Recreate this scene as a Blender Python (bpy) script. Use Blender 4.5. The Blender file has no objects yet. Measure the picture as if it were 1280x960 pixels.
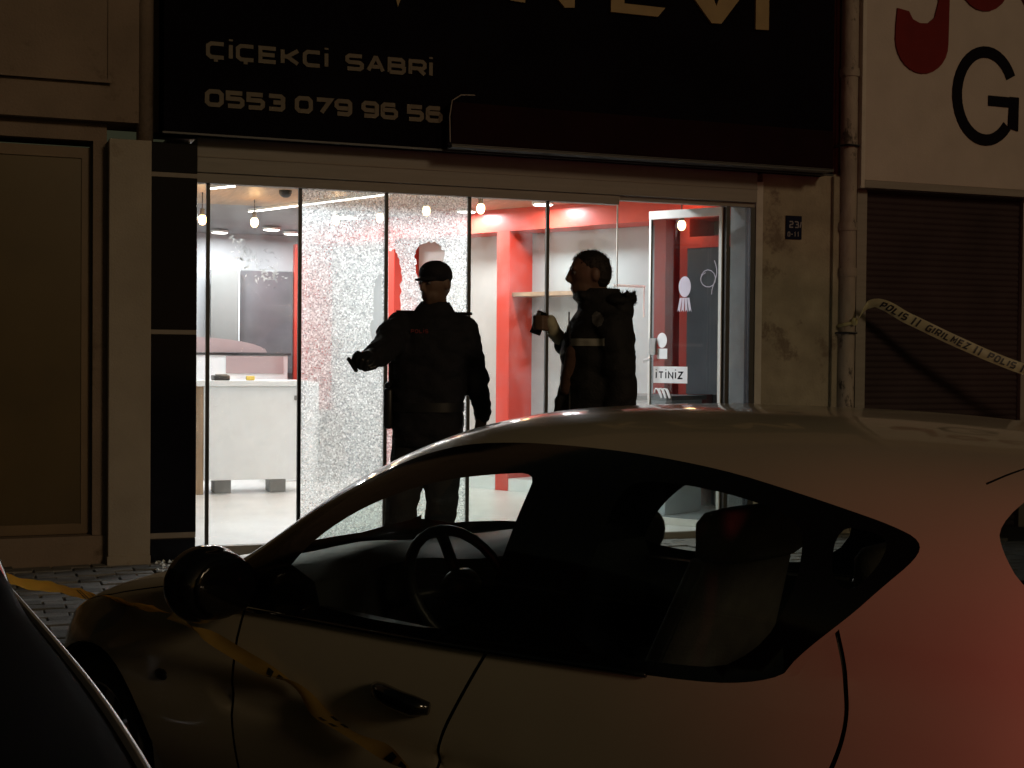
import bpy, bmesh, math, random
from mathutils import Vector, Matrix, noise
from mathutils.geometry import delaunay_2d_cdt
random.seed(7)
R = math.radians
sc = bpy.context.scene
col = sc.collection

# ------------------------------------------------------------------ camera
def cam_axes(yaw, pitch, roll):
    fw = Vector((math.sin(yaw)*math.cos(pitch), math.cos(yaw)*math.cos(pitch), -math.sin(pitch)))
    rt = Vector((math.cos(yaw), -math.sin(yaw), 0)); up = rt.cross(fw)
    return math.cos(roll)*rt+math.sin(roll)*up, -math.sin(roll)*rt+math.cos(roll)*up, fw
cr, cu, cf = cam_axes(R(21.026), R(1.082), R(.5075))
cam_d = bpy.data.cameras.new('camera'); cam = bpy.data.objects.new('camera', cam_d); col.objects.link(cam)
cam.matrix_world = Matrix(((cr.x, cu.x, -cf.x, 0), (cr.y, cu.y, -cf.y, -8.687), (cr.z, cu.z, -cf.z, 1.25), (0, 0, 0, 1)))
cam_d.sensor_width = 36; cam_d.lens = 36*1750/1280; cam_d.clip_start = .05; cam_d.clip_end = 2000
sc.camera = cam

# ------------------------------------------------------------------ night sky, street light as the one sun lamp, exposure
w = bpy.data.worlds.new('World'); sc.world = w; w.use_nodes = True
nt = w.node_tree; bg = nt.nodes['Background']
sky = nt.nodes.new('ShaderNodeTexSky'); sky.sky_type = 'NISHITA'; sky.sun_disc = False
SUN_EL, SUN_AZ = R(19), math.atan2(.27, -.963)          # azimuth from +y towards +x
sky.sun_elevation = SUN_EL; sky.sun_rotation = SUN_AZ
glow = nt.nodes.new('ShaderNodeMix'); glow.data_type = 'RGBA'; glow.blend_type = 'MULTIPLY'
glow.inputs[0].default_value = 1; glow.inputs[7].default_value = (1, .74, .36, 1)
nt.links.new(sky.outputs[0], glow.inputs[6]); nt.links.new(glow.outputs[2], bg.inputs[0])
bg.inputs[1].default_value = .005
sd = bpy.data.lights.new('sun', 'SUN'); sun = bpy.data.objects.new('sun', sd); col.objects.link(sun)
sd.energy = .285; sd.angle = R(8); sd.color = (1, .735, .46)
sdir = Vector((math.sin(SUN_AZ)*math.cos(SUN_EL), math.cos(SUN_AZ)*math.cos(SUN_EL), math.sin(SUN_EL)))
sun.rotation_euler = sdir.to_track_quat('Z', 'Y').to_euler(); sun.location = sdir*30
sc.view_settings.view_transform = 'Standard'; sc.view_settings.look = 'None'
sc.view_settings.exposure = 0; sc.view_settings.gamma = 1; sc.view_settings.use_curve_mapping = False
sc.render.engine = 'CYCLES'
sc.cycles.max_bounces = 8; sc.cycles.transparent_max_bounces = 24; sc.cycles.caustics_reflective = False; sc.cycles.caustics_refractive = False
sc.cycles.sample_clamp_indirect = 4

# ------------------------------------------------------------------ materials
def nodes_of(m): return m.node_tree.nodes, m.node_tree.links
def mat(name, color, rough=.6, var=.15, scale=6, bump=0, bscale=40, metal=0, coat=0, spec=.5, stain=None, coords='Object', stretch=None):
    m = bpy.data.materials.new(name); m.use_nodes = True
    N, L = nodes_of(m); b = N['Principled BSDF']
    b.inputs['Roughness'].default_value = rough; b.inputs['Metallic'].default_value = metal
    b.inputs['Coat Weight'].default_value = coat; b.inputs['Coat Roughness'].default_value = .06; b.inputs['Specular IOR Level'].default_value = spec
    tc = N.new('ShaderNodeTexCoord'); src = tc.outputs[coords]
    if stretch:
        mp = N.new('ShaderNodeMapping'); mp.inputs['Scale'].default_value = stretch; L.new(src, mp.inputs[0]); src = mp.outputs[0]
    n = N.new('ShaderNodeTexNoise'); n.inputs['Scale'].default_value = scale; n.inputs['Detail'].default_value = 6; L.new(src, n.inputs['Vector'])
    cr_ = N.new('ShaderNodeValToRGB'); cr_.color_ramp.elements[0].position = .3; cr_.color_ramp.elements[1].position = .7
    c = Vector(color[:3]); cr_.color_ramp.elements[0].color = (*(c*(1-var)), 1); cr_.color_ramp.elements[1].color = (*[min(1, k) for k in c*(1+var)], 1)
    L.new(n.outputs[0], cr_.inputs[0]); out = cr_.outputs[0]
    if stain:
        n2 = N.new('ShaderNodeTexNoise'); n2.inputs['Scale'].default_value = stain[1]; n2.inputs['Detail'].default_value = 8; n2.inputs['Roughness'].default_value = .7; L.new(src, n2.inputs['Vector'])
        r2 = N.new('ShaderNodeValToRGB'); r2.color_ramp.elements[0].position = stain[2]; r2.color_ramp.elements[1].position = stain[2]+.08
        L.new(n2.outputs[0], r2.inputs[0])
        mx = N.new('ShaderNodeMix'); mx.data_type = 'RGBA'; L.new(r2.outputs[0], mx.inputs[0]); L.new(out, mx.inputs[6]); mx.inputs[7].default_value = (*stain[0], 1); out = mx.outputs[2]
    L.new(out, b.inputs['Base Color'])
    if bump:
        n3 = N.new('ShaderNodeTexNoise'); n3.inputs['Scale'].default_value = bscale; n3.inputs['Detail'].default_value = 5; L.new(src, n3.inputs['Vector'])
        bp = N.new('ShaderNodeBump'); bp.inputs['Strength'].default_value = bump; bp.inputs['Distance'].default_value = .01
        L.new(n3.outputs[0], bp.inputs['Height']); L.new(bp.outputs[0], b.inputs['Normal'])
    return m
def emis(name, color, s):
    m = bpy.data.materials.new(name); m.use_nodes = True; N, L = nodes_of(m); b = N['Principled BSDF']
    b.inputs['Base Color'].default_value = (.8, .8, .8, 1); b.inputs['Emission Color'].default_value = (*color, 1); b.inputs['Emission Strength'].default_value = s; m.cycles.emission_sampling = 'NONE'
    return m
def glass(name, tint, ior=1.5, rough=.02, scale=1.0, haze=0):
    m = bpy.data.materials.new(name); m.use_nodes = True; N, L = nodes_of(m)
    N.remove(N['Principled BSDF']); o = N['Material Output']
    t = N.new('ShaderNodeBsdfTransparent'); t.inputs[0].default_value = (*tint, 1)
    g = N.new('ShaderNodeBsdfGlossy'); g.inputs['Roughness'].default_value = rough
    f = N.new('ShaderNodeLayerWeight'); pw = N.new('ShaderNodeMath'); pw.operation = 'POWER'; pw.inputs[1].default_value = 5; L.new(f.outputs['Facing'], pw.inputs[0])
    mu = N.new('ShaderNodeMath'); mu.operation = 'MULTIPLY_ADD'; mu.inputs[1].default_value = .9*scale; mu.inputs[2].default_value = .06*scale; L.new(pw.outputs[0], mu.inputs[0])
    mx = N.new('ShaderNodeMixShader'); L.new(mu.outputs[0], mx.inputs[0]); L.new(t.outputs[0], mx.inputs[1]); L.new(g.outputs[0], mx.inputs[2])
    out = mx.outputs[0]
    if haze:
        d = N.new('ShaderNodeBsdfTranslucent'); d.inputs[0].default_value = (.8, .8, .78, 1)  # cloudy film, stands in for hazy reflections on panes and car windows
        tc = N.new('ShaderNodeTexCoord'); n = N.new('ShaderNodeTexNoise'); n.inputs['Scale'].default_value = 5; n.inputs['Detail'].default_value = 7; L.new(tc.outputs['Object'], n.inputs['Vector'])
        rp = N.new('ShaderNodeMapRange'); rp.inputs[1].default_value = .42; rp.inputs[2].default_value = .8; rp.inputs[4].default_value = haze; L.new(n.outputs[0], rp.inputs[0])
        m2 = N.new('ShaderNodeMixShader'); L.new(rp.outputs[0], m2.inputs[0]); L.new(out, m2.inputs[1]); L.new(d.outputs[0], m2.inputs[2]); out = m2.outputs[0]
    L.new(out, o.inputs[0]); return m
def shattered(name):
    m = bpy.data.materials.new(name); m.use_nodes = True; N, L = nodes_of(m)
    N.remove(N['Principled BSDF']); o = N['Material Output']
    tc = N.new('ShaderNodeTexCoord')
    def vor(sc_, feat='F1'):
        v = N.new('ShaderNodeTexVoronoi'); v.feature = feat; v.inputs['Scale'].default_value = sc_; L.new(tc.outputs['Object'], v.inputs['Vector']); return v
    v = vor(125); sp = N.new('ShaderNodeSeparateColor'); L.new(v.outputs['Color'], sp.inputs[0])
    ed = vor(125, 'DISTANCE_TO_EDGE'); er = N.new('ShaderNodeMapRange'); er.inputs[1].default_value = .01; er.inputs[2].default_value = .10; er.inputs[3].default_value = 1; er.inputs[4].default_value = 0; L.new(ed.outputs['Distance'], er.inputs[0])
    tr = N.new('ShaderNodeBsdfTransparent'); tr.inputs[0].default_value = (.88, .92, .91, 1)
    tl = N.new('ShaderNodeBsdfTranslucent')
    rp = N.new('ShaderNodeValToRGB'); rp.color_ramp.elements[0].color = (.30, .33, .33, 1); rp.color_ramp.elements[1].color = (.92, .95, .94, 1)
    rp.color_ramp.elements[0].position = .05; rp.color_ramp.elements[1].position = .85
    L.new(sp.outputs[1], rp.inputs[0]); L.new(rp.outputs[0], tl.inputs[0])
    # how much of a crumb is crazed white: cracks always, the faces by chance and by patch
    n = N.new('ShaderNodeTexNoise'); n.inputs['Scale'].default_value = 2.5; n.inputs['Detail'].default_value = 3; L.new(tc.outputs['Object'], n.inputs['Vector'])
    mr = N.new('ShaderNodeMapRange'); mr.inputs[1].default_value = .3; mr.inputs[2].default_value = .7; mr.inputs[3].default_value = .14; mr.inputs[4].default_value = .48; L.new(n.outputs[0], mr.inputs[0])
    mu = N.new('ShaderNodeMath'); mu.operation = 'MULTIPLY_ADD'; L.new(sp.outputs[0], mu.inputs[0]); mu.inputs[1].default_value = .5; L.new(mr.outputs[0], mu.inputs[2])
    mx = N.new('ShaderNodeMath'); mx.operation = 'MAXIMUM'; mx.use_clamp = True; L.new(mu.outputs[0], mx.inputs[0]); L.new(er.outputs[0], mx.inputs[1])
    x = N.new('ShaderNodeMixShader'); L.new(mx.outputs[0], x.inputs[0]); L.new(tr.outputs[0], x.inputs[1]); L.new(tl.outputs[0], x.inputs[2])
    L.new(x.outputs[0], o.inputs[0]); return m

M = dict(
    asphalt=mat('asphalt', (.05, .048, .045), .9, .3, 20, .5, 120),
    paver=mat('paver', (.19, .18, .165), .8, .25, 9, .5, 60),
    paver_dark=mat('paver_dark', (.12, .115, .105), .8, .25, 9, .5, 60),
    joint=mat('joint', (.05, .045, .04), .95, .2, 30),
    kerb=mat('kerb', (.3, .29, .27), .8, .15, 8, .3, 60),
    brown_plaster=mat('brown_plaster', (.23, .17, .125), .85, .14, 3, .35, 70, stain=((.13, .09, .06), 2.0, .56)),
    brown_panel=mat('brown_panel', (.16, .10, .045), .5, .2, 2, .1, 20),
    brown_glass=mat('brown_panel_glossy', (.09, .06, .022), .28, .25, 1.4),
    grey_plaster=mat('grey_plaster', (.36, .31, .25), .85, .10, 4, .3, 80, stain=((.25, .20, .15), 1.6, .58)),
    black_clad=mat('black_cladding', (.006, .006, .010), .15, .2, 3, spec=.12),
    strip=mat('beige_strip', (.26, .22, .18), .6, .1, 8),
    sign_black=mat('sign_black', (.007, .006, .009), .6, .2, 2, spec=.0),
    gold=mat('gold_letter', (.30, .21, .08), .6, .1, 10),
    cream=mat('cream_letter', (.16, .132, .095), .7, .12, 14),
    awning=mat('awning_red', (.012, .002, .003), .9, .2, 5, spec=.15),
    alu=mat('aluminium', (.5, .49, .47), .4, .08, 10, metal=.9),
    alu_white=mat('white_profile', (.78, .77, .72), .4, .04, 10),
    box=mat('shutter_housing', (.26, .235, .20), .55, .08, 6, stretch=(.4, 1, 6)),
    concrete=mat('concrete_pillar', (.34, .30, .22), .9, .2, 5, .6, 50, stain=((.19, .15, .11), 2.6, .56)),
    reveal=mat('painted_reveal', (.55, .52, .46), .7, .1, 8, .2, 60, stain=((.3, .26, .2), 6, .68)),
    pipe=mat('old_pipe', (.34, .29, .24), .7, .2, 10, .4, 40, stain=((.07, .055, .045), 11, .56), stretch=(1, 1, .5)),
    rsign=mat('beige_sign', (.50, .44, .39), .6, .07, 4, .15, 90),
    red_letter=mat('red_letter', (.16, .010, .009), .7, .1, 8, spec=.2),
    dark_letter=mat('dark_letter', (.008, .007, .011), .9, .1, 8, spec=.1),
    shutter=mat('shutter', (.045, .030, .032), .7, .25, 2, spec=.2),
    plate=mat('number_plate', (.006, .008, .03), .6, .1, 8, spec=.1),
    plate_ink=mat('plate_ink', (.22, .20, .22), .5, .05, 8),
    floor=mat('shop_floor', (.72, .71, .68), .3, .08, 3, stain=((.55, .54, .50), 4, .62)),
    white_wall=mat('white_wall', (.72, .73, .70), .7, .04, 4),
    grey_wall=mat('grey_wall', (.38, .38, .39), .7, .06, 4),
    ceil=mat('ceiling', (.24, .235, .24), .8, .1, 2),
    wood=mat('ceiling_wood', (.34, .23, .14), .5, .2, 3, stretch=(12, 1, 1)),
    red=mat('red_laminate', (.60, .055, .035), .35, .05, 3),
    panel_cream=mat('cream_panel', (.44, .43, .40), .6, .05, 3),
    panel_grey=mat('pale_grey_panel', (.40, .45, .45), .6, .05, 3),
    board=mat('dark_board', (.11, .11, .118), .25, .25, 2),
    board_grey=mat('grey_board', (.23, .23, .22), .5, .08, 2),
    white=mat('white_laminate', (.82, .84, .85), .3, .02, 4),
    steel=mat('steel', (.55, .55, .55), .3, .05, 8, metal=1),
    dark=mat('dark_plastic', (.015, .015, .017), .4, .1, 8),
    profile=mat('dark_profile', (.035, .034, .033), .45, .1, 8),
    pane=glass('clear_pane', (.96, .98, .97), 1.45, .01, .8, haze=.13),
    pane_door=glass('door_pane', (.62, .66, .68), 1.45, .01, 1.0, haze=.05),
    pane_side=glass('side_pane', (.30, .34, .38), 1.45, .02, 1.0, haze=.03),
    shat=shattered('shattered_glass'),
    leaf_marks=glass('frosted_leaves', (.85, .86, .84), 1.45, .2, .5, haze=2.5),
    sticker=mat('white_sticker', (.85, .85, .85), .5, .03, 8),
    lilac=mat('lilac_sticker', (.55, .50, .58), .5, .06, 12),
    bulb=emis('bulb_glow', (1, .62, .28), 16), disc=emis('disc_glow', (1, .95, .88), 9), led=emis('led_glow', (1, .96, .88), 7),
    tape=mat('tape_yellow', (.72, .60, .14), .4, .12, 10), tape_o=mat('tape_warm_lit', (.70, .33, .045), .4, .2, 14),
    ink=mat('tape_ink', (.012, .012, .012), .5, .1, 8),
    paint=mat('car_paint_white', (.64, .57, .43), .34, .04, 3, coat=.8, spec=.4),
    trim=mat('car_trim_black', (.006, .006, .007), .12, .1, 8, coat=.5),
    rubber=mat('rubber', (.012, .012, .012), .8, .1, 8), gap=mat('shut_line_dark', (.004, .004, .004), .9, .1, 8),
    carglass=glass('car_glass', (.90, .95, .92), 1.5, .01, .8, haze=.07), carglass_dark=glass('car_glass_tinted', (.80, .84, .81), 1.5, .01, .8, haze=.09), rearglass=mat('mirror_face', (.004, .004, .005), .05, .1, 8), reartint=glass('rear_tint', (.38, .40, .40), 1.5, .02, .8),
    seat=mat('seat_cloth', (.20, .18, .155), .9, .15, 20, .3, 200), dash=mat('dash_plastic', (.018, .018, .016), .42, .1, 10, .1, 200),
    piping=mat('seat_piping', (.25, .23, .2), .7, .1, 8),
    headl=mat('headlight_lens', (.55, .55, .52), .08, .1, 8, coat=1), taill=mat('tail_lens', (.25, .01, .01), .1, .1, 8, coat=1),
    chrome=mat('chrome', (.95, .95, .95), .36, .02, 8, metal=1), black_paint=mat('black_paint', (.003, .003, .004), .6, .1, 8, spec=.03),
    skin=mat('skin', (.17, .10, .07), .55, .1, 20), hair=mat('hair', (.012, .009, .007), .6, .3, 90, .6, 160),
    navy=mat('navy_cloth', (.008, .008, .013), .85, .25, 20, .4, 90), black_cloth=mat('black_cloth', (.010, .009, .010), .8, .25, 20, .4, 90),
    trouser=mat('trouser_cloth', (.025, .026, .032), .9, .2, 20, .4, 90), reflect=mat('reflective_band', (.38, .36, .31), .5, .1, 30),
    glove=mat('pale_glove', (.55, .50, .36), .7, .15, 30), knit=mat('brown_knit', (.10, .05, .035), .9, .15, 60, .4, 200), badge=mat('badge_grey', (.15, .14, .14), .6, .3, 60),
    redink=mat('red_print', (.22, .03, .03), .6, .1, 20), screen=mat('phone_glass', (.02, .02, .06), .1, .1, 8),
    shard=mat('glass_crumbs', (.75, .78, .76), .2, .1, 40))
M_extra = dict(pink=mat('pale_pink_reflection', (.42, .32, .32), .5, .05, 3), yel=mat('yellow_thing', (.75, .55, .08), .5, .1, 8))  # pink takes a reddish reflection into the colour of the rear panels

def film(name, color):
    m = mat(name, color, .4, .12, 10); N, L = nodes_of(m); b = N['Principled BSDF']; o = N['Material Output']
    t = N.new('ShaderNodeBsdfTranslucent'); t.inputs[0].default_value = (*color, 1); x = N.new('ShaderNodeMixShader'); x.inputs[0].default_value = .55
    L.new(b.outputs[0], x.inputs[1]); L.new(t.outputs[0], x.inputs[2]); L.new(x.outputs[0], o.inputs[0]); return m
M['tape'] = film('tape_film', (.86, .82, .52)); M['tape_o'] = film('tape_film_warm_lit', (.85, .40, .04)); M['tape_d'] = film('tape_film_dimmed', (.52, .34, .09))  # same yellow tape thrice; warm lamp light and dimness put into the colours

# ------------------------------------------------------------------ helpers
BASE = {}
def tag(o, label=None, cat=None, group=None, kind=None):
    if label: o['label'] = label
    if cat: o['category'] = cat
    if group: o['group'] = group
    if kind: o['kind'] = kind
    return o
def empty(name, loc, label=None, cat=None, group=None, rz=0):
    e = bpy.data.objects.new(name, None); e.empty_display_size = .1; e.location = loc; e.rotation_euler = (0, 0, rz); col.objects.link(e)
    BASE[e.name] = Vector(loc); return tag(e, label, cat, group)
def base_of(o):
    while o is not None:
        if o.name in BASE: return BASE[o.name]
        o = o.parent
    return Vector((0, 0, 0))
class MB:
    """collects vertices and faces of one mesh"""
    def __init__(s): s.v = []; s.f = []; s.m = []
    def add(s, vs, fs, mi=0):
        k = len(s.v); s.v += [Vector(x) for x in vs]; s.f += [tuple(i+k for i in f) for f in fs]; s.m += [mi]*len(fs); return s
    def box(s, x0, x1, y0, y1, z0, z1, bev=0):
        if bev <= 0:
            vs = [(x, y, z) for z in (z0, z1) for y in (y0, y1) for x in (x0, x1)]
            return s.add(vs, [(0, 2, 3, 1), (4, 5, 7, 6), (0, 1, 5, 4), (2, 6, 7, 3), (0, 4, 6, 2), (1, 3, 7, 5)])
        bm = bmesh.new(); bmesh.ops.create_cube(bm, size=1)
        for v in bm.verts: v.co = Vector(((x0+x1)/2+v.co.x*(x1-x0), (y0+y1)/2+v.co.y*(y1-y0), (z0+z1)/2+v.co.z*(z1-z0)))
        bmesh.ops.bevel(bm, geom=bm.edges[:], offset=bev, segments=2, affect='EDGES', profile=.6)
        bm.verts.index_update(); s.add([v.co.copy() for v in bm.verts], [tuple(v.index for v in f.verts) for f in bm.faces]); bm.free(); return s
    def obox(s, a, b, n, t0, t1, z0, z1):
        """box along the floor line a-b, thickness from t0 to t1 along n"""
        a = Vector((a[0], a[1], 0)); b = Vector((b[0], b[1], 0)); n = Vector((n[0], n[1], 0))
        vs = []
        for z in (z0, z1):
            for p, t in ((a, t0), (b, t0), (b, t1), (a, t1)):
                q = p+n*t; vs.append((q.x, q.y, z))
        return s.add(vs, [(0, 1, 2, 3), (7, 6, 5, 4), (0, 4, 5, 1), (1, 5, 6, 2), (2, 6, 7, 3), (3, 7, 4, 0)])
    def tube(s, pts, r, seg=10, cap=True):
        pts = [Vector(p) for p in pts]; n = len(pts); rs = r if isinstance(r, (list, tuple)) else [r]*n; rings = []; up = None
        for i, p in enumerate(pts):
            d = (pts[min(i+1, n-1)]-pts[max(i-1, 0)]).normalized()
            if up is None: up = d.orthogonal().normalized()
            x = (up-d*up.dot(d)); x = x.normalized() if x.length > 1e-6 else d.orthogonal().normalized(); up = x; y = d.cross(x)
            rings.append([p+(x*math.cos(2*math.pi*k/seg)+y*math.sin(2*math.pi*k/seg))*rs[i] for k in range(seg)])
        return s.loft(rings, cap)
    def loft(s, rings, cap=True, closed=True):
        seg = len(rings[0]); vs = [v for r_ in rings for v in r_]; fs = []
        for i in range(len(rings)-1):
            for k in range(seg if closed else seg-1): fs.append((i*seg+k, i*seg+(k+1) % seg, (i+1)*seg+(k+1) % seg, (i+1)*seg+k))
        if cap: fs.append(tuple(reversed(range(seg)))); fs.append(tuple((len(rings)-1)*seg+k for k in range(seg)))
        return s.add(vs, fs)
    def ell(s, c, rx, ry, rz, seg=16, rings=10, rot=None):
        c = Vector(c); rr = []
        for i in range(1, rings):
            t = math.pi*i/rings
            rr.append([Vector((rx*math.sin(t)*math.cos(2*math.pi*k/seg), ry*math.sin(t)*math.sin(2*math.pi*k/seg), -rz*math.cos(t))) for k in range(seg)])
        if rot is not None: rr = [[rot @ v for v in r_] for r_ in rr]
        return s.loft([[v+c for v in r_] for r_ in rr])
    def cap(s, a, ra, b, rb, seg=14):
        """tapered capsule"""
        a = Vector(a); b = Vector(b); d = (b-a).normalized(); pts = []; rs = []
        for t in (-80, -55, -28): pts.append(a+d*ra*math.sin(R(t))); rs.append(ra*math.cos(R(t)))
        pts += [a, b]; rs += [ra, rb]
        for t in (28, 55, 80): pts.append(b+d*rb*math.sin(R(t))); rs.append(rb*math.cos(R(t)))
        return s.tube(pts, rs, seg)
    def chain(s, pr):
        for (a, ra), (b, rb) in zip(pr, pr[1:]): s.cap(a, ra, b, rb)
        return s
    def prism(s, poly, f):
        """polygon in 2-D extruded; f(x, z, t) -> point, t 0 front 1 back"""
        n = len(poly); vs = [f(x, z, 0) for x, z in poly]+[f(x, z, 1) for x, z in poly]
        return s.add(vs, [tuple(range(n)), tuple(reversed(range(n, 2*n)))]+[(i, i+n, (i+1) % n+n, (i+1) % n) for i in range(n)])
    def build(s, name, m, parent=None, smooth=False, local=False, bev=0):
        off = Vector((0, 0, 0)) if (parent is None or local) else base_of(parent)
        me = bpy.data.meshes.new(name); me.from_pydata([v-off for v in s.v], [], s.f)
        for x in (m if isinstance(m, (list, tuple)) else [m]): me.materials.append(x)
        if any(s.m): me.polygons.foreach_set('material_index', s.m)
        if smooth: me.polygons.foreach_set('use_smooth', [True]*len(me.polygons))
        me.update(); o = bpy.data.objects.new(name, me); col.objects.link(o)
        if parent is not None: o.parent = parent
        fix_normals(me)
        if smooth == 'auto':
            bm = bmesh.new(); bm.from_mesh(me)
            for e in bm.edges:
                if len(e.link_faces) == 2 and e.calc_face_angle(0) > R(40): e.smooth = False
            bm.to_mesh(me); bm.free()
        return o
def fix_normals(me):
    bm = bmesh.new(); bm.from_mesh(me); bmesh.ops.recalc_face_normals(bm, faces=bm.faces[:]); bm.to_mesh(me); bm.free()
def evalmesh(o, voxel, smooth, amp=0, freq=8):
    """fuse overlapping volumes of a mesh into one continuous skin"""
    rm = o.modifiers.new('r', 'REMESH'); rm.mode = 'VOXEL'; rm.voxel_size = voxel
    if smooth: sm = o.modifiers.new('s', 'SMOOTH'); sm.factor = .5; sm.iterations = smooth
    dg = bpy.context.evaluated_depsgraph_get(); me = bpy.data.meshes.new_from_object(o.evaluated_get(dg))
    mats = list(o.data.materials); o.modifiers.clear(); old = o.data; o.data = me; bpy.data.meshes.remove(old)
    me.materials.clear()
    for m_ in mats: me.materials.append(m_)
    if amp:
        ns = [v.normal.copy() for v in me.vertices]
        for v, n in zip(me.vertices, ns):
            q = Vector((v.co.x*freq, v.co.y*freq, v.co.z*freq*1.7)); v.co += n*amp*(noise.noise(q)+.5*noise.noise(q*2.3))
    me.polygons.foreach_set('use_smooth', [True]*len(me.polygons)); me.update(); return o

# stroke lettering -------------------------------------------------------
GL = {
 'C': [[(1, 1), (.2, 1), (0, .82), (0, .18), (.2, 0), (1, 0)]],
 'I': [[(0, 0), (0, 1)]], 'İ': [[(0, 0), (0, 1)], [(0, 1.28), (0, 1.42)]],
 'E': [[(1, 1), (0, 1), (0, 0), (1, 0)], [(0, .5), (.92, .5)]],
 'K': [[(0, 0), (0, 1)], [(1, 1), (.3, .5), (1, 0)], [(0, .5), (.3, .5)]],
 'S': [[(1, 1), (.15, 1), (0, .87), (0, .63), (.15, .5), (.85, .5), (1, .37), (1, .13), (.85, 0), (0, 0)]],
 'A': [[(0, 0), (.45, 1), (.55, 1), (1, 0)], [(.26, .3), (.74, .3)]],
 'B': [[(0, 0), (0, 1), (.8, 1), (.95, .87), (.95, .64), (.8, .52), (0, .52)], [(.8, .52), (1, .38), (1, .14), (.85, 0), (0, 0)]],
 'R': [[(0, 0), (0, 1), (.85, 1), (1, .86), (1, .58), (.85, .44), (0, .44)], [(.55, .44), (1, 0)]],
 'T': [[(0, 1), (1, 1)], [(.5, 1), (.5, 0)]], 'N': [[(0, 0), (0, 1), (1, 0), (1, 1)]], 'Z': [[(0, 1), (1, 1), (0, 0), (1, 0)]],
 'P': [[(0, 0), (0, 1), (.85, 1), (1, .85), (1, .6), (.85, .45), (0, .45)]], 'O': [[(.2, 0), (0, .2), (0, .8), (.2, 1), (.8, 1), (1, .8), (1, .2), (.8, 0), (.2, 0)]],
 'L': [[(0, 1), (0, 0), (1, 0)]], 'M': [[(0, 0), (0, 1), (.5, .4), (1, 1), (1, 0)]],
 'G': [[(1, 1), (.2, 1), (0, .8), (0, .2), (.2, 0), (1, 0), (1, .5), (.55, .5)]],
 '/': [[(k/16, k/8) for k in range(9)]],
 '0': [[(.2, 0), (0, .2), (0, .8), (.2, 1), (.8, 1), (1, .8), (1, .2), (.8, 0), (.2, 0)]],
 '5': [[(1, 1), (0, 1), (0, .56), (.85, .56), (1, .42), (1, .15), (.85, 0), (0, 0)]],
 '3': [[(0, 1), (.85, 1), (1, .86), (1, .64), (.88, .52), (.3, .52)], [(.88, .52), (1, .4), (1, .14), (.85, 0), (0, 0)]],
 '7': [[(0, 1), (1, 1), (.35, 0)]],
 '9': [[(1, .45), (.15, .45), (0, .6), (0, .85), (.15, 1), (.85, 1), (1, .85), (1, .15), (.85, 0), (.05, 0)]],
 '6': [[(.95, 1), (.15, 1), (0, .85), (0, .15), (.15, 0), (.85, 0), (1, .15), (1, .42), (.85, .57), (0, .57)]],
 '2': [[(0, 1), (.85, 1), (1, .85), (1, .65), (.85, .52), (.15, .45), (0, .3), (0, 0), (1, 0)]],
 '1': [[(.2, .8), (.5, 1), (.5, 0)]], '-': [[(.1, .5), (.9, .5)]]}
GL['Ç'] = GL['C']+[[(.5, -.12), (.5, -.34)]]
def stroke_quads(pl, wd):
    """a polyline as overlapping-free quads with mitred joints"""
    P = [Vector(p) for p in pl]; n = len(P); L_, R_ = [], []; closed = (P[0]-P[-1]).length < 1e-5
    for i in range(n):
        if closed and i in (0, n-1): a = (P[0]-P[-2]).normalized(); b = (P[1]-P[0]).normalized()
        else:
            a = (P[i]-P[i-1]).normalized() if i > 0 else None; b = (P[i+1]-P[i]).normalized() if i < n-1 else None
            if a is None: a = b
            if b is None: b = a
        na, nb = Vector((-a.y, a.x)), Vector((-b.y, b.x)); m_ = na+nb
        m_ = na if m_.length < 1e-4 else m_.normalized(); k = wd/2/max(.45, m_.dot(na))
        L_.append(P[i]+m_*k); R_.append(P[i]-m_*k)
    return [(L_[i], L_[i+1], R_[i+1], R_[i]) for i in range(n-1)]
def glyph(ch, h, wd, sw, f, mb=None, x0=0):
    """strokes of one character; f(x, z, t) -> point"""
    mb = mb or MB(); k = 0
    for pl in GL[ch]:
        pts = [(x0+sw/2+x*(wd-sw), sw/2+z*(h-sw)) for x, z in pl]
        for q in stroke_quads(pts, sw):
            k += 1; e = .0006*k
            mb.prism([(p.x, p.y) for p in q], lambda x, z, t, e=e: f(x, z, t, e))
    return mb
def text(s, h, wd, sw, gap, f, m, parent, name='letter', narrow=None, joined=False, space=.6, local=False):
    x = 0; J = MB()
    for ch in s:
        if ch == ' ': x += wd*space; continue
        cw = sw if ch in 'Iİ' else (narrow or {}).get(ch, wd)
        mb = J if joined else MB(); glyph(ch, h, cw, sw, f, mb, x)
        if not joined: mb.build(name, m, parent, local=local)
        x += cw+gap
    if joined: return J.build(name, m, parent, local=local)

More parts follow.
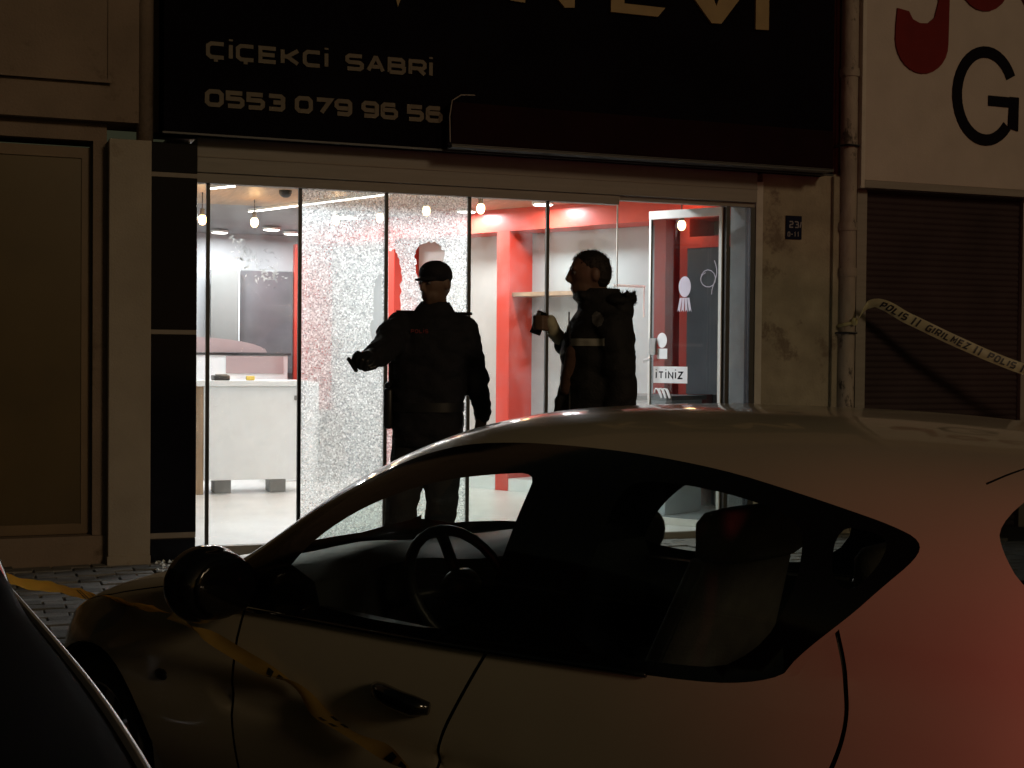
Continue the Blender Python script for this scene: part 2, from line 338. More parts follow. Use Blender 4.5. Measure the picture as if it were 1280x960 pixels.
# ================================================================== ground
ROAD = -.35
tag(MB().box(-150, 150, -200, -2.76, ROAD-.3, ROAD).build('road', M['asphalt']), kind='structure')
tag(MB().box(-150, 150, -2.90, -2.75, ROAD-.05, -.008, .02).build('kerb', M['kerb']), kind='structure')
side = tag(MB().box(-60, 60, -2.748, .1, -.5, -.022).build('sidewalk', M['joint']), kind='structure')
pm = []
for k in range(4):
    b = MB().box(-.104, .104, -.052, .052, -.03, 0, .006); me_o = b.build('paver', M['paver'] if k % 3 else M['paver_dark']); pm.append(me_o.data); bpy.data.objects.remove(me_o)
rest = MB(); cnt = 0
ny = int(2.7/.112)
for j in range(ny):
    y = -.08-j*.112
    for i in range(-4, 34):
        x = -.55+i*.218+(.109 if j % 2 else 0)
        near = (-.15 < x < 1.45)
        dz = random.uniform(-.006, .004)
        if near and cnt < 298 and not (x > 1.25 and y < -2.0):
            o = bpy.data.objects.new('paver', random.choice(pm)); o.location = (x+random.uniform(-.004, .004), y+random.uniform(-.003, .003), dz); o.rotation_euler = (random.uniform(-.02, .02), random.uniform(-.02, .02), random.uniform(-.02, .02))
            col.objects.link(o); o.parent = side; cnt += 1
        else: rest.box(x-.104, x+.104, y-.052, y+.052, dz-.03, dz)
tag(rest.build('paving_field', M['paver'], side), kind='stuff')

# ================================================================== left neighbour building
lb = empty('neighbour_building', (.3, 0, 0), 'dark brown plastered shop building with a closed door at the left edge', 'building')
MB().box(-6, .95, -.05, .3, 2.63, 6).build('upper_wall', M['brown_plaster'], lb)
MB().box(-6, .738, -.075, -.052, 2.872, 6).build('recessed_panel', M['brown_plaster'], lb)
p_ = MB(); p_.box(-6, .735, -.086, -.076, 2.85, 2.874); p_.box(.735, .758, -.086, -.076, 2.85, 6); p_.build('panel_moulding', M['brown_plaster'], lb)
MB().box(-6, .74, .03, .3, 2.52, 2.628).build('lintel', M['brown_plaster'], lb)
MB().box(-6, .74, -.02, .3, -.03, .165).build('plinth', M['brown_plaster'], lb)
MB().box(.66, .74, -.0, .3, .167, 2.518).build('door_jamb', M['brown_plaster'], lb)
dl = MB().box(-6, .652, .09, .13, .168, 2.485).build('door', M['brown_glass'], lb)
fr = MB(); fr.box(-6, .6, .079, .089, 2.42, 2.484); fr.box(.6, .651, .079, .089, .169, 2.484); fr.box(-6, .6, .079, .089, .169, .23); fr.build('door_frame', M['brown_panel'], dl)
MB().tube([(.955, -.02, 2.5), (.955, -.02, 6)], .05, 12).build('corner_strip', M['brown_plaster'], lb, smooth=True)
pl_ = empty('wall_pilaster', (.85, -.06, 0), 'pale grey plaster pilaster left of the black cladding', 'pilaster')
MB().box(.742, .985, -.12, .28, -.03, 2.52, .006).build('shaft', M['grey_plaster'], pl_)
MB().box(.736, .987, -.128, .2, -.03, .05, .004).build('foot', M['grey_plaster'], pl_)

# ================================================================== flower shop building
sb = empty('shop_building', (3.2, 0, 0), 'lit shop building with concrete wall above and beside the glass front', 'building')
MB().box(.95, 5.95, .06, .35, 2.60, 6).build('upper_wall', M['brown_plaster'], sb)
MB().box(5.225, 5.87, -.02, .35, -.03, 2.598).build('concrete_pier', M['concrete'], sb)
MB().box(5.17, 5.224, -.03, .33, -.03, 2.51).build('painted_reveal', M['reveal'], sb)
MB().box(5.80, 5.872, -.05, -.021, -.03, 2.58).build('pier_edge', M['concrete'], sb)
MB().box(5.871, 6.02, .04, .35, -.03, 6).build('party_wall', M['brown_plaster'], sb)
# black cladding column on the left
bc = empty('cladding_column', (1.13, -.05, 0), 'glossy black clad column with beige strips beside the shop glass', 'column')
for z0, z1 in ((2.346, 2.525), (1.40, 2.318), (.172, 1.372)): MB().box(.988, 1.262, -.06, .3, z0, z1, .003).build('cladding_panel', M['black_clad'], bc)
for z0, z1 in ((2.318, 2.346), (1.372, 1.40), (.138, .172)): MB().box(.9885, 1.2615, -.056, .3, z0+.0005, z1-.0005).build('strip', M['strip'], bc)
MB().box(.955, 1.258, -.075, .3, -.03, .1375, .004).build('base_block', M['black_clad'], bc)
# interior shell
MB().box(1.27, 5.6, -.0, 7.2, -.05, .048).build('interior_floor', M['floor'], sb)
MB().box(1.27, 5.9, .36, 7.2, 2.60, 2.7).build('ceiling', M['ceil'], sb)
MB().box(1.27, 5.4, 2.30, 3.85, 2.585, 2.598).build('ceiling_wood_panel', M['wood'], sb)
MB().box(1.12, 1.27, .31, 7.2, -.03, 2.6).build('left_wall', M['white_wall'], sb)
MB().box(1.27, 3.418, 7.0, 7.2, .0485, 2.599).build('back_wall', M['grey_wall'], sb)
U0, U1 = Vector((5.62, .98, 0)), Vector((3.14, 5.625, 0)); ud = (U1-U0).normalized(); un = Vector((ud.y, -ud.x, 0))   # un points behind the unit
MB().obox(U0, (U1.x-.15*ud.x*-1, U1.y+.6), un, .36, .46, .0485, 2.598).build('right_wall', M['white_wall'], sb)
MB().box(3.42, 3.6, 5.75, 7.2, .0485, 2.599).build('wall_return', M['board'], sb)

# sign board
sg = empty('sign_board', (3.4, -.1, 2.57), 'large black shop sign with cream lettering and gold letters above the glass', 'sign')
MB().box(1.045, 5.70, -.18, .055, 2.572, 4.6, .006).build('board', M['sign_black'], sg)
MB().box(1.04, 5.705, -.185, -.16, 2.562, 2.573).build('bottom_edge', M['dark'], sg)
def onplane(ox, oz, y, d): return lambda x, z, t, e=0: (ox+x, y-d*(1-t)-e, oz+z)
text('ÇİÇEKCİ SABRİ', .105, .118, .024, .018, onplane(1.29, 3.02, -.181, .006), M['cream'], sg, space=.75)
text('0553 079 96 56', .105, .112, .026, .012, onplane(1.285, 2.735, -.181, .006), M['cream'], sg, space=.42)
def plate_poly(pts, y, d, name, m, par): 
    return MB().prism(pts, lambda x, z, t: (x, y-d*(1-t), z)).build(name, m, par)
G = lambda pts: plate_poly(pts, -.181, .02, 'letter', M['gold'], sg)
G([(2.43, 3.60), (2.475, 3.44), (2.53, 3.60)])                                                   # tail of a cedilla
kk = MB()
f_ = lambda x, z, t: (x, -.181-.02*(1-t), z)
kk.prism([(3.226, 3.555), (3.33, 3.55), (3.33, 4.15), (3.226, 4.15)], f_); kk.prism([(3.34, 3.82), (3.61, 3.545), (3.68, 3.552), (3.68, 3.62), (3.43, 3.88), (3.66, 4.15), (3.53, 4.15), (3.34, 3.94)], f_)
kk.build('letter', M['gold'], sg)
G([(3.942, 3.55), (4.29, 3.55), (4.345, 3.615), (4.04, 3.615), (4.04, 3.82), (4.28, 3.82), (4.28, 3.89), (4.04, 3.89), (4.04, 4.08), (4.33, 4.08), (4.33, 4.15), (3.942, 4.15)])
G([(4.70, 3.546), (4.775, 3.549), (5.02, 3.86), (5.02, 4.15), (4.93, 4.15), (4.735, 3.665), (4.52, 4.15), (4.42, 4.15), (4.42, 3.86)])
G([(5.045, 3.536), (5.15, 3.54), (5.15, 4.15), (5.045, 4.15)])
aw = empty('rolled_awning', (4.2, -.2, 2.56), 'dark red rolled-up awning cassette under the shop sign', 'awning')
MB().box(2.80, 5.63, -.30, -.187, 2.585, 2.86, .02).build('cassette', M['awning'], aw)
MB().box(2.805, 5.625, -.304, -.20, 2.572, 2.584).build('front_rail', M['profile'], aw)
MB().box(2.80, 5.63, -.3035, -.301, 2.587, 2.5915).build('edge_line', M['profile'], aw)
MB().tube([(2.79, -.31, 2.60), (2.785, -.31, 2.76), (2.80, -.31, 2.86), (2.86, -.31, 2.90), (2.95, -.31, 2.905)], .004, 6).build('cord', M['strip'], aw)
hb = empty('shutter_housing', (3.2, -.04, 2.33), 'long beige roller shutter housing above the glass panels', 'shutter housing')
MB().box(1.263, 5.168, -.045, .3, 2.36, 2.571, .004).build('cover', M['box'], hb)
MB().box(1.262, 5.169, -.05, -.04, 2.452, 2.459).build('seam', M['strip'], hb)

# ------------------------------------------------------------------ folding glass front
gf = empty('glass_shopfront', (3.2, 0, 0), 'frameless folding glass front with two shattered panes and an open door', 'glass front')
MB().box(1.263, 4.10, -.03, .05, 2.298, 2.358, .003).build('top_rail', M['box'], gf)
MB().box(4.11, 5.168, -.012, .05, 2.330, 2.3585).build('top_rail', M['box'], gf)
MB().box(1.263, 4.13, -.02, .045, -.02, .072, .003).build('bottom_rail', M['box'], gf)
MB().box(4.135, 5.168, -.02, .045, -.02, .046, .003).build('threshold', M['box'], gf)
XS = [1.337, 1.907, 2.467, 3.030, 3.5855]
for x in XS: MB().box(x-.011, x+.011, -.006, .018, .073, 2.297).build('panel_post', M['profile'], gf)
def pane(poly, holes, m, name='pane', y=.006, label=None):
    vs = []; es = []
    for lp in [poly]+holes:
        k = len(vs); vs += [Vector(p) for p in lp]; es += [(k+i, k+(i+1) % len(lp)) for i in range(len(lp))]
    r_ = delaunay_2d_cdt(vs, es, [], 1, 1e-6)
    ins = lambda p, pg: sum(((pg[i][1] > p[1]) != (pg[i-1][1] > p[1])) and (p[0] < (pg[i-1][0]-pg[i][0])*(p[1]-pg[i][1])/(pg[i-1][1]-pg[i][1])+pg[i][0]) for i in range(len(pg))) % 2
    V, F = r_[0], r_[2]; mb = MB(); n = len(V); fs = []
    for f in F:
        c = sum((V[i] for i in f), Vector((0, 0)))/len(f)
        if ins(c, poly) and not any(ins(c, h) for h in holes): fs.append(tuple(f))
    mb.add([(v.x, y, v.y) for v in V], fs); o = mb.build(name, m, gf)
    if label: o['label'] = label
    return o
def rect(a, b, z0=.073, z1=2.297): return [(a, z0), (b, z0), (b, z1), (a, z1)]
def jag(poly, k=4, a=.010):
    out = []
    for i in range(len(poly)):
        p, q = Vector(poly[i]), Vector(poly[(i+1) % len(poly)])
        for t in range(k):
            v = p.lerp(q, t/k); v += Vector((random.uniform(-a, a), random.uniform(-a, a))) if t else Vector((0, 0)); out.append((v.x, v.y))
    return out
pane(rect(1.263, XS[0]-.0115), [], M['pane'])
pn1 = pane(rect(XS[0]+.0115, XS[1]-.0115), [], M['pane'])
random.seed(21); fd = MB()  # pale leaf shapes added for a reflection-like pattern on this pane
for k in range(120):
    t = random.random(); x = 1.50+.28*t+random.gauss(0, .03); z = 1.93-.20*t+random.gauss(0, .045); a = random.uniform(0, 6.28); l = random.uniform(.008, .022); wd_ = l*.35
    d_ = Vector((math.cos(a), math.sin(a))); n_ = Vector((-d_.y, d_.x)); c_ = Vector((x, z))
    if not 1.37 < x < 1.86: continue
    fd.add([(p.x, .0035, p.y) for p in (c_-d_*l, c_+n_*wd_, c_+d_*l, c_-n_*wd_)], [(0, 1, 2, 3)])
tag(fd.build('pale_leaves', M['leaf_marks'], pn1), kind='stuff')
h3 = [(2.44, 1.79), (2.411, 1.764), (2.385, 1.687), (2.381, 1.508), (2.366, 1.421), (2.382, 1.339), (2.44, 1.32)]
pane(rect(XS[1]+.0115, XS[2]-.0115), [jag(h3)], M['shat'], 'shattered_pane', label='crazed white shattered pane with a jagged hole at its right edge')
h1 = [(2.656, 1.901), (2.688, 1.964), (2.747, 1.997), (2.818, 1.989), (2.862, 1.934), (2.868, 1.83), (2.83, 1.68), (2.69, 1.70), (2.667, 1.823)]
h2 = [(2.484, 1.931), (2.532, 1.932), (2.559, 1.872), (2.576, 1.769), (2.561, 1.64), (2.572, 1.527), (2.56, 1.3), (2.52, 1.1), (2.50, .9), (2.484, .86)]
pane(rect(XS[2]+.0115, XS[3]-.0115), [jag(h1, 5, .011), jag(h2)], M['shat'], 'shattered_pane', label='crazed white shattered pane with a rounded hole behind the officer')
pane(rect(XS[3]+.0115, XS[4]-.0115), [], M['pane'])
pane(rect(XS[4]+.0115, 4.098), [], M['pane'])
MB().box(4.099, 4.106, .000, .012, .073, 2.297).build('pane_edge', M['alu_white'], gf)
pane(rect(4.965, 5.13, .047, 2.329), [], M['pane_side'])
MB().box(5.131, 5.168, -.02, .05, .047, 2.329).build('panel_post', M['profile'], gf)
MB().box(4.937, 4.964, -.02, .04, .047, 2.329).build('panel_post', M['profile'], gf)
# door leaf opened inwards, hinged on the right
ha = Vector((4.93, .02)); da = (Vector((4.622, .52))-ha).normalized(); LW = .60
dn = Vector((-da.y, da.x)); dn = dn if dn.y < 0 else -dn
def dpt(s_, z, t=0): q = ha+da*s_+dn*t; return (q.x, q.y, z)
def dbox(mb, s0, s1, t0, t1, z0, z1): return mb.add([dpt(s_, z, t) for z in (z0, z1) for s_, t in ((s0, t0), (s1, t0), (s1, t1), (s0, t1))], [(0, 1, 2, 3), (7, 6, 5, 4), (0, 4, 5, 1), (1, 5, 6, 2), (2, 6, 7, 3), (3, 7, 4, 0)])
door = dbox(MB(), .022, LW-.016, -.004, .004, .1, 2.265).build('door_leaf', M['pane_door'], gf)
df = MB(); dbox(df, 0, LW, -.018, .018, 2.266, 2.325); dbox(df, 0, .022, -.016, .016, .06, 2.2655); dbox(df, LW-.016, LW, -.014, .014, .06, 2.2655); dbox(df, 0.0225, LW-.0165, -.016, .016, .05, .099)
df.build('door_frame', M['alu_white'], door)
lk = MB(); dbox(lk, LW-.07, LW-.018, .005, .035, 1.28, 1.40); lk.tube([dpt(LW-.045, 1.27, .05), dpt(LW-.045, 1.25, .055), dpt(LW+.01, 1.235, .055)], .014, 8); lk.build('lock', M['steel'], door)
def dprint(poly, name, m, t=.0065, holes=None):
    mb = MB(); mb.prism(poly, lambda x, z, k: dpt(x, z, t+.0012*(1-k))); return mb.build(name, m, door)
el = lambda cx, cz, rx, rz, n=20: [(cx+rx*math.cos(2*math.pi*i/n), cz+rz*math.sin(2*math.pi*i/n)) for i in range(n)]
dprint(el(LW-.115, 1.385, .042, .055), 'round_sticker', M['sticker']); dprint([(LW-.16, 1.25), (LW-.075, 1.25), (LW-.075, 1.325), (LW-.16, 1.325)], 'square_sticker', M['sticker'])
dprint([(LW-.33, 1.075), (LW-.045, 1.075), (LW-.045, 1.195), (LW-.33, 1.195)], 'push_sign', M['sticker'])
text('İTİNİZ', .055, .045, .010, .013, lambda x, z, t, e=0: dpt(LW-.065-x, 1.105+z, .0078+.0006*(1-t)+e*.1), M['dark_letter'], door, 'push_sign_lettering', joined=True)
for k_ in range(3): 
    a_ = MB(); a_.tube([dpt(LW-.09-.035*k_+.03*math.cos(q/8*math.pi), 1.0+.035*math.sin(q/5*math.pi), .011) for q in range(13)], .006, 6); a_.build('logo_sticker', M['sticker'], door)
dprint(el(LW-.30, 1.77, .05, .075), 'rosette_sticker', M['lilac'])
rb = MB()
for a_ in (-.03, -.01, .01, .03): rb.prism([(LW-.30+a_-.009, 1.69), (LW-.30+a_+.009, 1.69), (LW-.30+a_*1.6+.010, 1.59), (LW-.30+a_*1.6, 1.605), (LW-.30+a_*1.6-.010, 1.588)], lambda x, z, k: dpt(x, z, .0068+.001*(1-k)))
rb.build('rosette_ribbon', M['lilac'], door)
sw_ = MB(); sw_.tube([dpt(.11+.06*math.cos(q*.5), 1.82+.07*math.sin(q*.5)*(1-.02*q), .0068) for q in range(16)], .003, 5); sw_.tube([dpt(.06-.02*math.sin(q*.6), 1.95-.03*q, .0068) for q in range(9)], .003, 5); sw_.build('script_sticker', M['lilac'], door)

# ------------------------------------------------------------------ things inside the shop
un_ = empty('red_display_unit', (4.3, 3.4, .05), 'red framed wall display unit with pale panels inside the shop', 'display unit')
S = lambda s_: U0+ud*s_
LEN = (U1-U0).length
def useg(mb, s0, s1, t0, t1, z0, z1): a, b = S(s0), S(s1); return mb.obox(a, b, un, t0, t1, z0, z1)
useg(MB(), 0, LEN, -.02, .355, 2.385, 2.597).build('top_beam', M['red'], un_)
def s_at(x, y): return (Vector((x, y, 0))-U0).dot(ud)
posts = [.50, .74, s_at(4.505, 3.165), s_at(3.82, 4.45), s_at(3.19, 5.55)]
for i, s0 in enumerate(posts):
    wd = (.09, .11, .15, .11, .12)[i]
    useg(MB(), s0-wd/2, s0+wd/2, -.018, .354, .0495, 2.3845).build('post', M['red'], un_)
edges = [0]+posts+[LEN]
for i in range(len(edges)-1):
    a, b = edges[i]+.076, edges[i+1]-.076
    if b-a > .1:
        useg(MB(), a, b, .30, .345, .0495, 2.384).build('back_panel', M[('board', 'board', 'panel_grey', 'panel_cream', 'panel_grey', 'panel_grey')[i]], un_)
        if i in (2, 3): useg(MB(), a, b, -.01, .30, .0495, .16).build('base_plinth', M['white'], un_)
useg(MB(), posts[1]+.75, posts[2]-.0755, .02, .299, 1.80, 1.835).build('shelf', M['wood'], un_)
useg(MB(), posts[2]+.0765, posts[2]+.09, .0, .02, .2, 2.384).build('light_strip', M['panel_cream'], un_)
hk = MB(); q0 = S(posts[1]+.3)+un*.2
hk.tube([q0+Vector((0, 0, 1.86)), q0+un*-.18+ud*.2+Vector((0, 0, 1.87))], .012, 6); hk.tube([q0+un*-.02+Vector((0, 0, 1.86)), q0+un*-.02+Vector((0, 0, 1.6))], .006, 6); hk.build('hook_rail', M['alu_white'], un_)
# white counter on feet
ct = empty('sales_counter', (2.35, 3.7, .05), 'white sales counter on short feet behind the leftmost pane', 'counter')
MB().box(1.84, 2.72, 3.45, 3.95, .17, .98, .005).build('front', M['white'], ct)
MB().box(1.78, 2.76, 3.42, 4.0, .981, 1.03, .005).build('top', M['white'], ct)
MB().box(1.775, 1.839, 3.47, 3.93, .0495, .98).build('side_board', M['wood'], ct)
for x in (2.02, 2.5): MB().box(x-.07, x+.07, 3.55, 3.75, .0495, .169).build('foot', M['board_grey'], ct)
MB().box(2.62, 2.69, 3.437, 3.449, .86, .90).build('lock_plate', M['board_grey'], ct)
tl_ = empty('card_terminal', (2.02, 3.6, 1.03), 'small dark card terminal lying on the white counter', 'card terminal')
MB().box(1.93, 2.07, 3.5, 3.66, 1.031, 1.075, .01).build('body', M['dark'], tl_); MB().box(1.95, 2.05, 3.52, 3.57, 1.0755, 1.085, .003).build('keypad', M['board_grey'], tl_)
tag(MB().box(2.22, 2.29, 3.52, 3.6, 1.031, 1.07, .011).build('sticky_note_block', M_extra['yel']), 'small yellow note block on the white counter', 'note block')
cb = empty('display_cabinet', (3.05, 4.9, .05), 'white stepped display cabinet behind the shattered panes', 'cabinet')
MB().box(2.62, 3.10, 4.55, 4.9, .0495, 1.0, .005).build('tall_block', M['white'], cb)
MB().box(3.101, 3.34, 4.5, 4.85, .0495, .72, .005).build('low_block', M['board_grey'], cb)
lc = empty('back_counter', (2.4, 6.1, .05), 'low rear counter with white front and pink panels standing in for a reddish reflection', 'counter')
MB().box(1.6, 3.1, 6.0, 6.3, .0495, 1.25, .005).build('body', M['white'], lc)
MB().box(1.55, 3.13, 5.98, 6.32, 1.251, 1.275).build('edge', M['dark'], lc)
MB().prism([(1.7+.9*math.cos(q/16*math.pi)+.3, 1.28+.16*math.sin(q/16*math.pi)) for q in range(17)], lambda x, z, t: (x, 6.1+.05*t, z)).build('arched_panel', M_extra['pink'], lc)
for i, (x0, x1) in enumerate(((1.64, 2.1), (2.45, 3.05))): MB().box(x0, x1, 5.985, 5.999, 1.06, 1.24).build('front_panel', M_extra['pink'], lc)
bd = empty('wall_board', (2.6, 6.9, 1.35), 'large dark glass board hanging on the back wall', 'board')
MB().box(2.735, 3.345, 6.9, 6.95, 1.05, 2.19, .004).build('panel', M['board'], bd)
MB().box(2.725, 3.35, 6.951, 6.985, 1.04, 2.2, .004).build('frame', M['board_grey'], bd)
MB().box(3.355, 3.415, 6.85, 6.949, .9, 2.5).build('red_edge', M['red'], bd)
gb = empty('grey_wall_panel', (2.58, 6.85, 1.37), 'light grey hanging panel beside the dark board', 'panel')
MB().box(2.42, 2.72, 6.82, 6.86, 1.375, 2.185, .004).build('panel', M['board_grey'], gb); MB().box(2.721, 2.733, 6.81, 6.862, 1.37, 2.19).build('edge', M['white'], gb)
rc = empty('side_counter', (5.1, 1.3, .05), 'grey and white side counter seen behind the open door', 'counter')
MB().obox(S(.25)-un*.62, S(.95)-un*.62, un, 0, .5, .0495, .93).build('body', M['white'], rc)
MB().obox(S(.22)-un*.66, S(.98)-un*.66, un, 0, .56, .931, .965).build('top', M['board_grey'], rc)
dbd = empty('dark_display_board', (5.3, 1.5, .97), 'dark grey board standing in red frame behind the open door', 'board')
MB().obox(S(.06)-un*.05, S(.45)-un*.05, un, 0, .04, .97, 2.14).build('panel', M['board'], dbd)
b2 = MB(); b2.obox(S(.02)-un*.06, S(.452)-un*.06, un, 0, .06, 2.1405, 2.23); b2.build('frame', M['red'], dbd)
tag(MB().ell((2.352, 2.578, 2.575), .055, .055, .05).build('security_camera', M['dark'], smooth=True), 'black dome security camera on the shop ceiling', 'camera')

# lamps of the shop ------------------------------------------------------
def area(name, loc, e, size, color, rot=(0, 0, 0), sy=None):
    d = bpy.data.lights.new(name, 'AREA'); d.energy = e; d.color = color; d.shape = 'RECTANGLE' if sy else 'DISK'; d.size = size
    if sy: d.size_y = sy
    o = bpy.data.objects.new(name, d); o.location = loc; o.rotation_euler = rot; col.objects.link(o); return o
DISC_E = 18
dpos = [(2.46, 6.5, 'far left ceiling disc lamp nearest the cladding column'), (3.20, 6.3, 'ceiling disc lamp above the dark wall board'), (2.9, 5.9, 'ceiling disc lamp behind the left shattered pane'), (3.5, 5.3, 'ceiling disc lamp further right behind the left shattered pane'),
        (4.15, 3.3, 'ceiling disc lamp above the panel beside the officer'), (4.55, 2.45, 'ceiling disc lamp above the red shelf divider'), (3.3, 4.3, 'ceiling disc lamp behind the holed shattered pane'),
        (1.9, 5.2, 'ceiling disc lamp over the rear left'), (2.0, .62, 'unseen ceiling disc lamp near the front left glass'), (3.25, .6, 'unseen ceiling disc lamp near the front middle glass'), (4.0, .55, 'unseen ceiling disc lamp near the front right glass')]  # front row is unseen, set here to light the door frame and stickers
for x, y, lb_ in dpos:
    t = empty('ceiling_disc_lamp', (x, y, 2.58), lb_, 'ceiling lamp', 'ceiling disc lamps')
    MB().tube([(x, y, 2.584), (x, y, 2.562)], .095, 20).build('housing', M['alu_white'], t, smooth='auto')
    MB().tube([(x, y, 2.5615), (x, y, 2.556)], .08, 20).build('diffuser', M['disc'], t, smooth='auto')
    area('disc_light', (x, y, 2.55), DISC_E, .16, (.91, .96, 1)).parent = None
for (x, y, z, lb_) in [(1.749, 2.985, 2.36, 'bare warm bulb at the left edge of the glass'), (2.242, 3.333, 2.39, 'bare warm bulb hanging above the sales counter'), (2.894, 3.082, 2.415, 'bare warm bulb behind the left shattered pane'), (3.246, 2.948, 2.44, 'bare warm bulb at the right edge of the left shattered pane'),
                   (3.497, 2.423, 2.46, 'bare warm bulb behind the holed shattered pane'), (3.816, 1.979, 2.45, 'bare warm bulb behind the clear pane beside the officer'), (5.28, 1.30, 2.32, 'bare warm bulb seen through the open door')]:
    t = empty('hanging_bulb', (x, y, z), lb_, 'bulb', 'warm hanging bulbs')
    MB().ell((x, y, z), .034, .034, .045, 12, 8).build('bulb', M['bulb'], t, smooth=True)
    MB().tube([(x, y, z+.035), (x, y, z+.09)], .02, 10).build('socket', M['profile'], t)
    if z+.09 < 2.58: MB().tube([(x, y, z+.09), (x, y, 2.584)], .005, 6).build('cord', M['profile'], t)
for (x, y, z) in [(1.749, 2.985, 2.36), (2.242, 3.333, 2.39), (2.894, 3.082, 2.415), (3.497, 2.423, 2.46), (3.816, 1.979, 2.45), (5.28, 1.30, 2.32)]:
    pd = bpy.data.lights.new('bulb_light', 'POINT'); pd.energy = 2.0; pd.color = (1, .55, .22); pd.shadow_soft_size = .04
    po = bpy.data.objects.new('bulb_light', pd); po.location = (x, y, z+.0); po.location.y -= .06; col.objects.link(po)
for (a, b, lb_) in [((2.35, 4.14), (3.12, 2.27), 'long thin led bar slanting across the shop ceiling'), ((1.72, 2.52), (1.88, 2.25), 'short bright led bar at the top left of the glass')]:
    t = empty('led_bar', ((a[0]+b[0])/2, (a[1]+b[1])/2, 2.57), lb_, 'led bar'); dd = (Vector(b)-Vector(a)).normalized(); nn = Vector((-dd.y, dd.x))
    MB().obox(a, b, nn, -.02, .02, 2.563, 2.584).build('housing', M['alu_white'], t); MB().obox(a, b, nn, -.016, .016, 2.555, 2.5625).build('diffuser', M['led'], t)
    area('led_light', ((a[0]+b[0])/2, (a[1]+b[1])/2, 2.55), 10*(Vector(b)-Vector(a)).length, (Vector(b)-Vector(a)).length, (1, .96, .9), (0, 0, math.atan2(dd.y, dd.x)), .03)

# ================================================================== right side: plate, pipe, sign, shutter
hp = empty('house_number_plate', (5.48, -.03, 2.11), 'small dark blue house number plate on the concrete pier', 'number plate')
MB().box(5.415, 5.545, -.032, -.0205, 2.115, 2.283, .003).build('plate', M['plate'], hp)
text('23/', .05, .036, .009, .008, onplane(5.437, 2.195, -.0325, .001), M['plate_ink'], hp, narrow={'/': .02})
text('0-11', .036, .022, .007, .004, onplane(5.425, 2.132, -.0325, .001), M['plate_ink'], hp)
dp = empty('drain_pipe', (5.91, -.06, 0), 'weathered vertical drain pipe between the two shops', 'pipe')
MB().tube([(5.91, -.06, -.03), (5.91, -.06, .9), (5.914, -.06, 2.2), (5.912, -.06, 3.2), (5.912, -.06, 6)], .062, 18).build('pipe', M['pipe'], dp, smooth='auto')
for z in (1.86, 2.19, 3.30): MB().tube([(5.912, -.06, z), (5.912, -.06, z+.03), (5.912, -.06, z+.06)], [.07, .073, .07], 18).build('collar', M['pipe'], dp, smooth='auto')
for z in (1.45, 2.8): MB().tube([(5.845, .03, z), (5.83, -.06, z), (5.87, -.135, z), (5.95, -.135, z), (5.985, -.06, z), (5.975, .03, z)], .008, 6).build('bracket', M['dark'], dp)
rs = empty('neighbour_sign', (6.8, -.05, 2.52), 'beige sign board with red lowercase letters and a thin black G', 'sign')
MB().box(6.02, 9.5, -.10, .1, 2.56, 5, .004).build('board', M['rsign'], rs)
MB().box(5.985, 6.018, -.115, .1, 2.50, 5, .004).build('left_edge', M['reveal'], rs)
MB().box(6.02, 9.5, -.112, .05, 2.505, 2.558, .003).build('bottom_edge', M['box'], rs)
def rpoly(pts, m): return plate_poly(pts, -.101, .012, 'letter', m, rs)
gg = [(6.283, 3.824), (6.382, 3.81), (6.418, 3.755), (6.482, 3.732), (6.553, 3.738), (6.61, 3.786), (6.645, 3.906), (6.648, 4.3), (6.745, 4.3), (6.743, 3.927), (6.737, 3.60)]
gg += [(6.503+.234*math.cos(a), 3.60+.235*math.sin(a)) for a in [-math.pi*k/14 for k in range(1, 14)]]+[(6.268, 3.60), (6.271, 3.706)]
rpoly(gg, M['red_letter'])
for cx_ in (7.055, 7.62): 
    mb = MB()
    for k in range(24):
        a0, a1 = 2*math.pi*k/24, 2*math.pi*(k+1)/24
        mb.prism([(cx_+.24*math.cos(a0), 4.125+.25*math.sin(a0)), (cx_+.24*math.cos(a1), 4.125+.25*math.sin(a1)), (cx_+.11*math.cos(a1), 4.125+.12*math.sin(a1)), (cx_+.11*math.cos(a0), 4.125+.12*math.sin(a0))], lambda x, z, t: (x, -.101-.012*(1-t), z))
    mb.build('letter', M['red_letter'], rs)
mb = MB(); arc = [R(28)+R(292)*k/30 for k in range(31)]
for k in range(30):
    a0, a1 = arc[k], arc[k+1]; e = lambda a, q: (7.09+(.305-.085*q)*math.cos(a), 3.245+(.372-.085*q)*math.sin(a))
    mb.prism([e(a0, 0), e(a1, 0), e(a1, 1), e(a0, 1)], lambda x, z, t: (x, -.101-.008*(1-t), z))
mb.prism([(7.30, 3.02), (7.395, 3.0), (7.398, 3.256), (7.312, 3.256)], lambda x, z, t: (x, -.1016-.008*(1-t), z)); mb.prism([(7.115, 3.175), (7.311, 3.175), (7.311, 3.252), (7.115, 3.252)], lambda x, z, t: (x, -.101-.008*(1-t), z))
mb.build('letter', M['dark_letter'], rs)
rbd = empty('roller_shutter', (6.8, .02, 0), 'closed dark brown roller shutter under the beige sign', 'shutter')
cu_ = MB(); n = 56; prof = []
for i in range(n):
    z0 = -.02+i*.045
    for t, y in ((0, .022), (.12, .016), (.5, .012), (.85, .016), (.97, .022)): prof.append((y, z0+t*.045))
cu_.loft([[Vector((x, y, z)) for y, z in prof] for x in (6.11, 7.53)], cap=False, closed=False)
tag(cu_.build('curtain', M['shutter'], rbd, smooth=True), kind='stuff')
for x0, x1 in ((6.022, 6.108), (7.532, 7.62)): MB().box(x0, x1, -.02, .08, -.03, 2.503, .003).build('side_rail', M['box'], rbd)
MB().box(6.109, 7.531, -.01, .08, 2.49, 2.5035).build('head_rail', M['profile'], rbd)
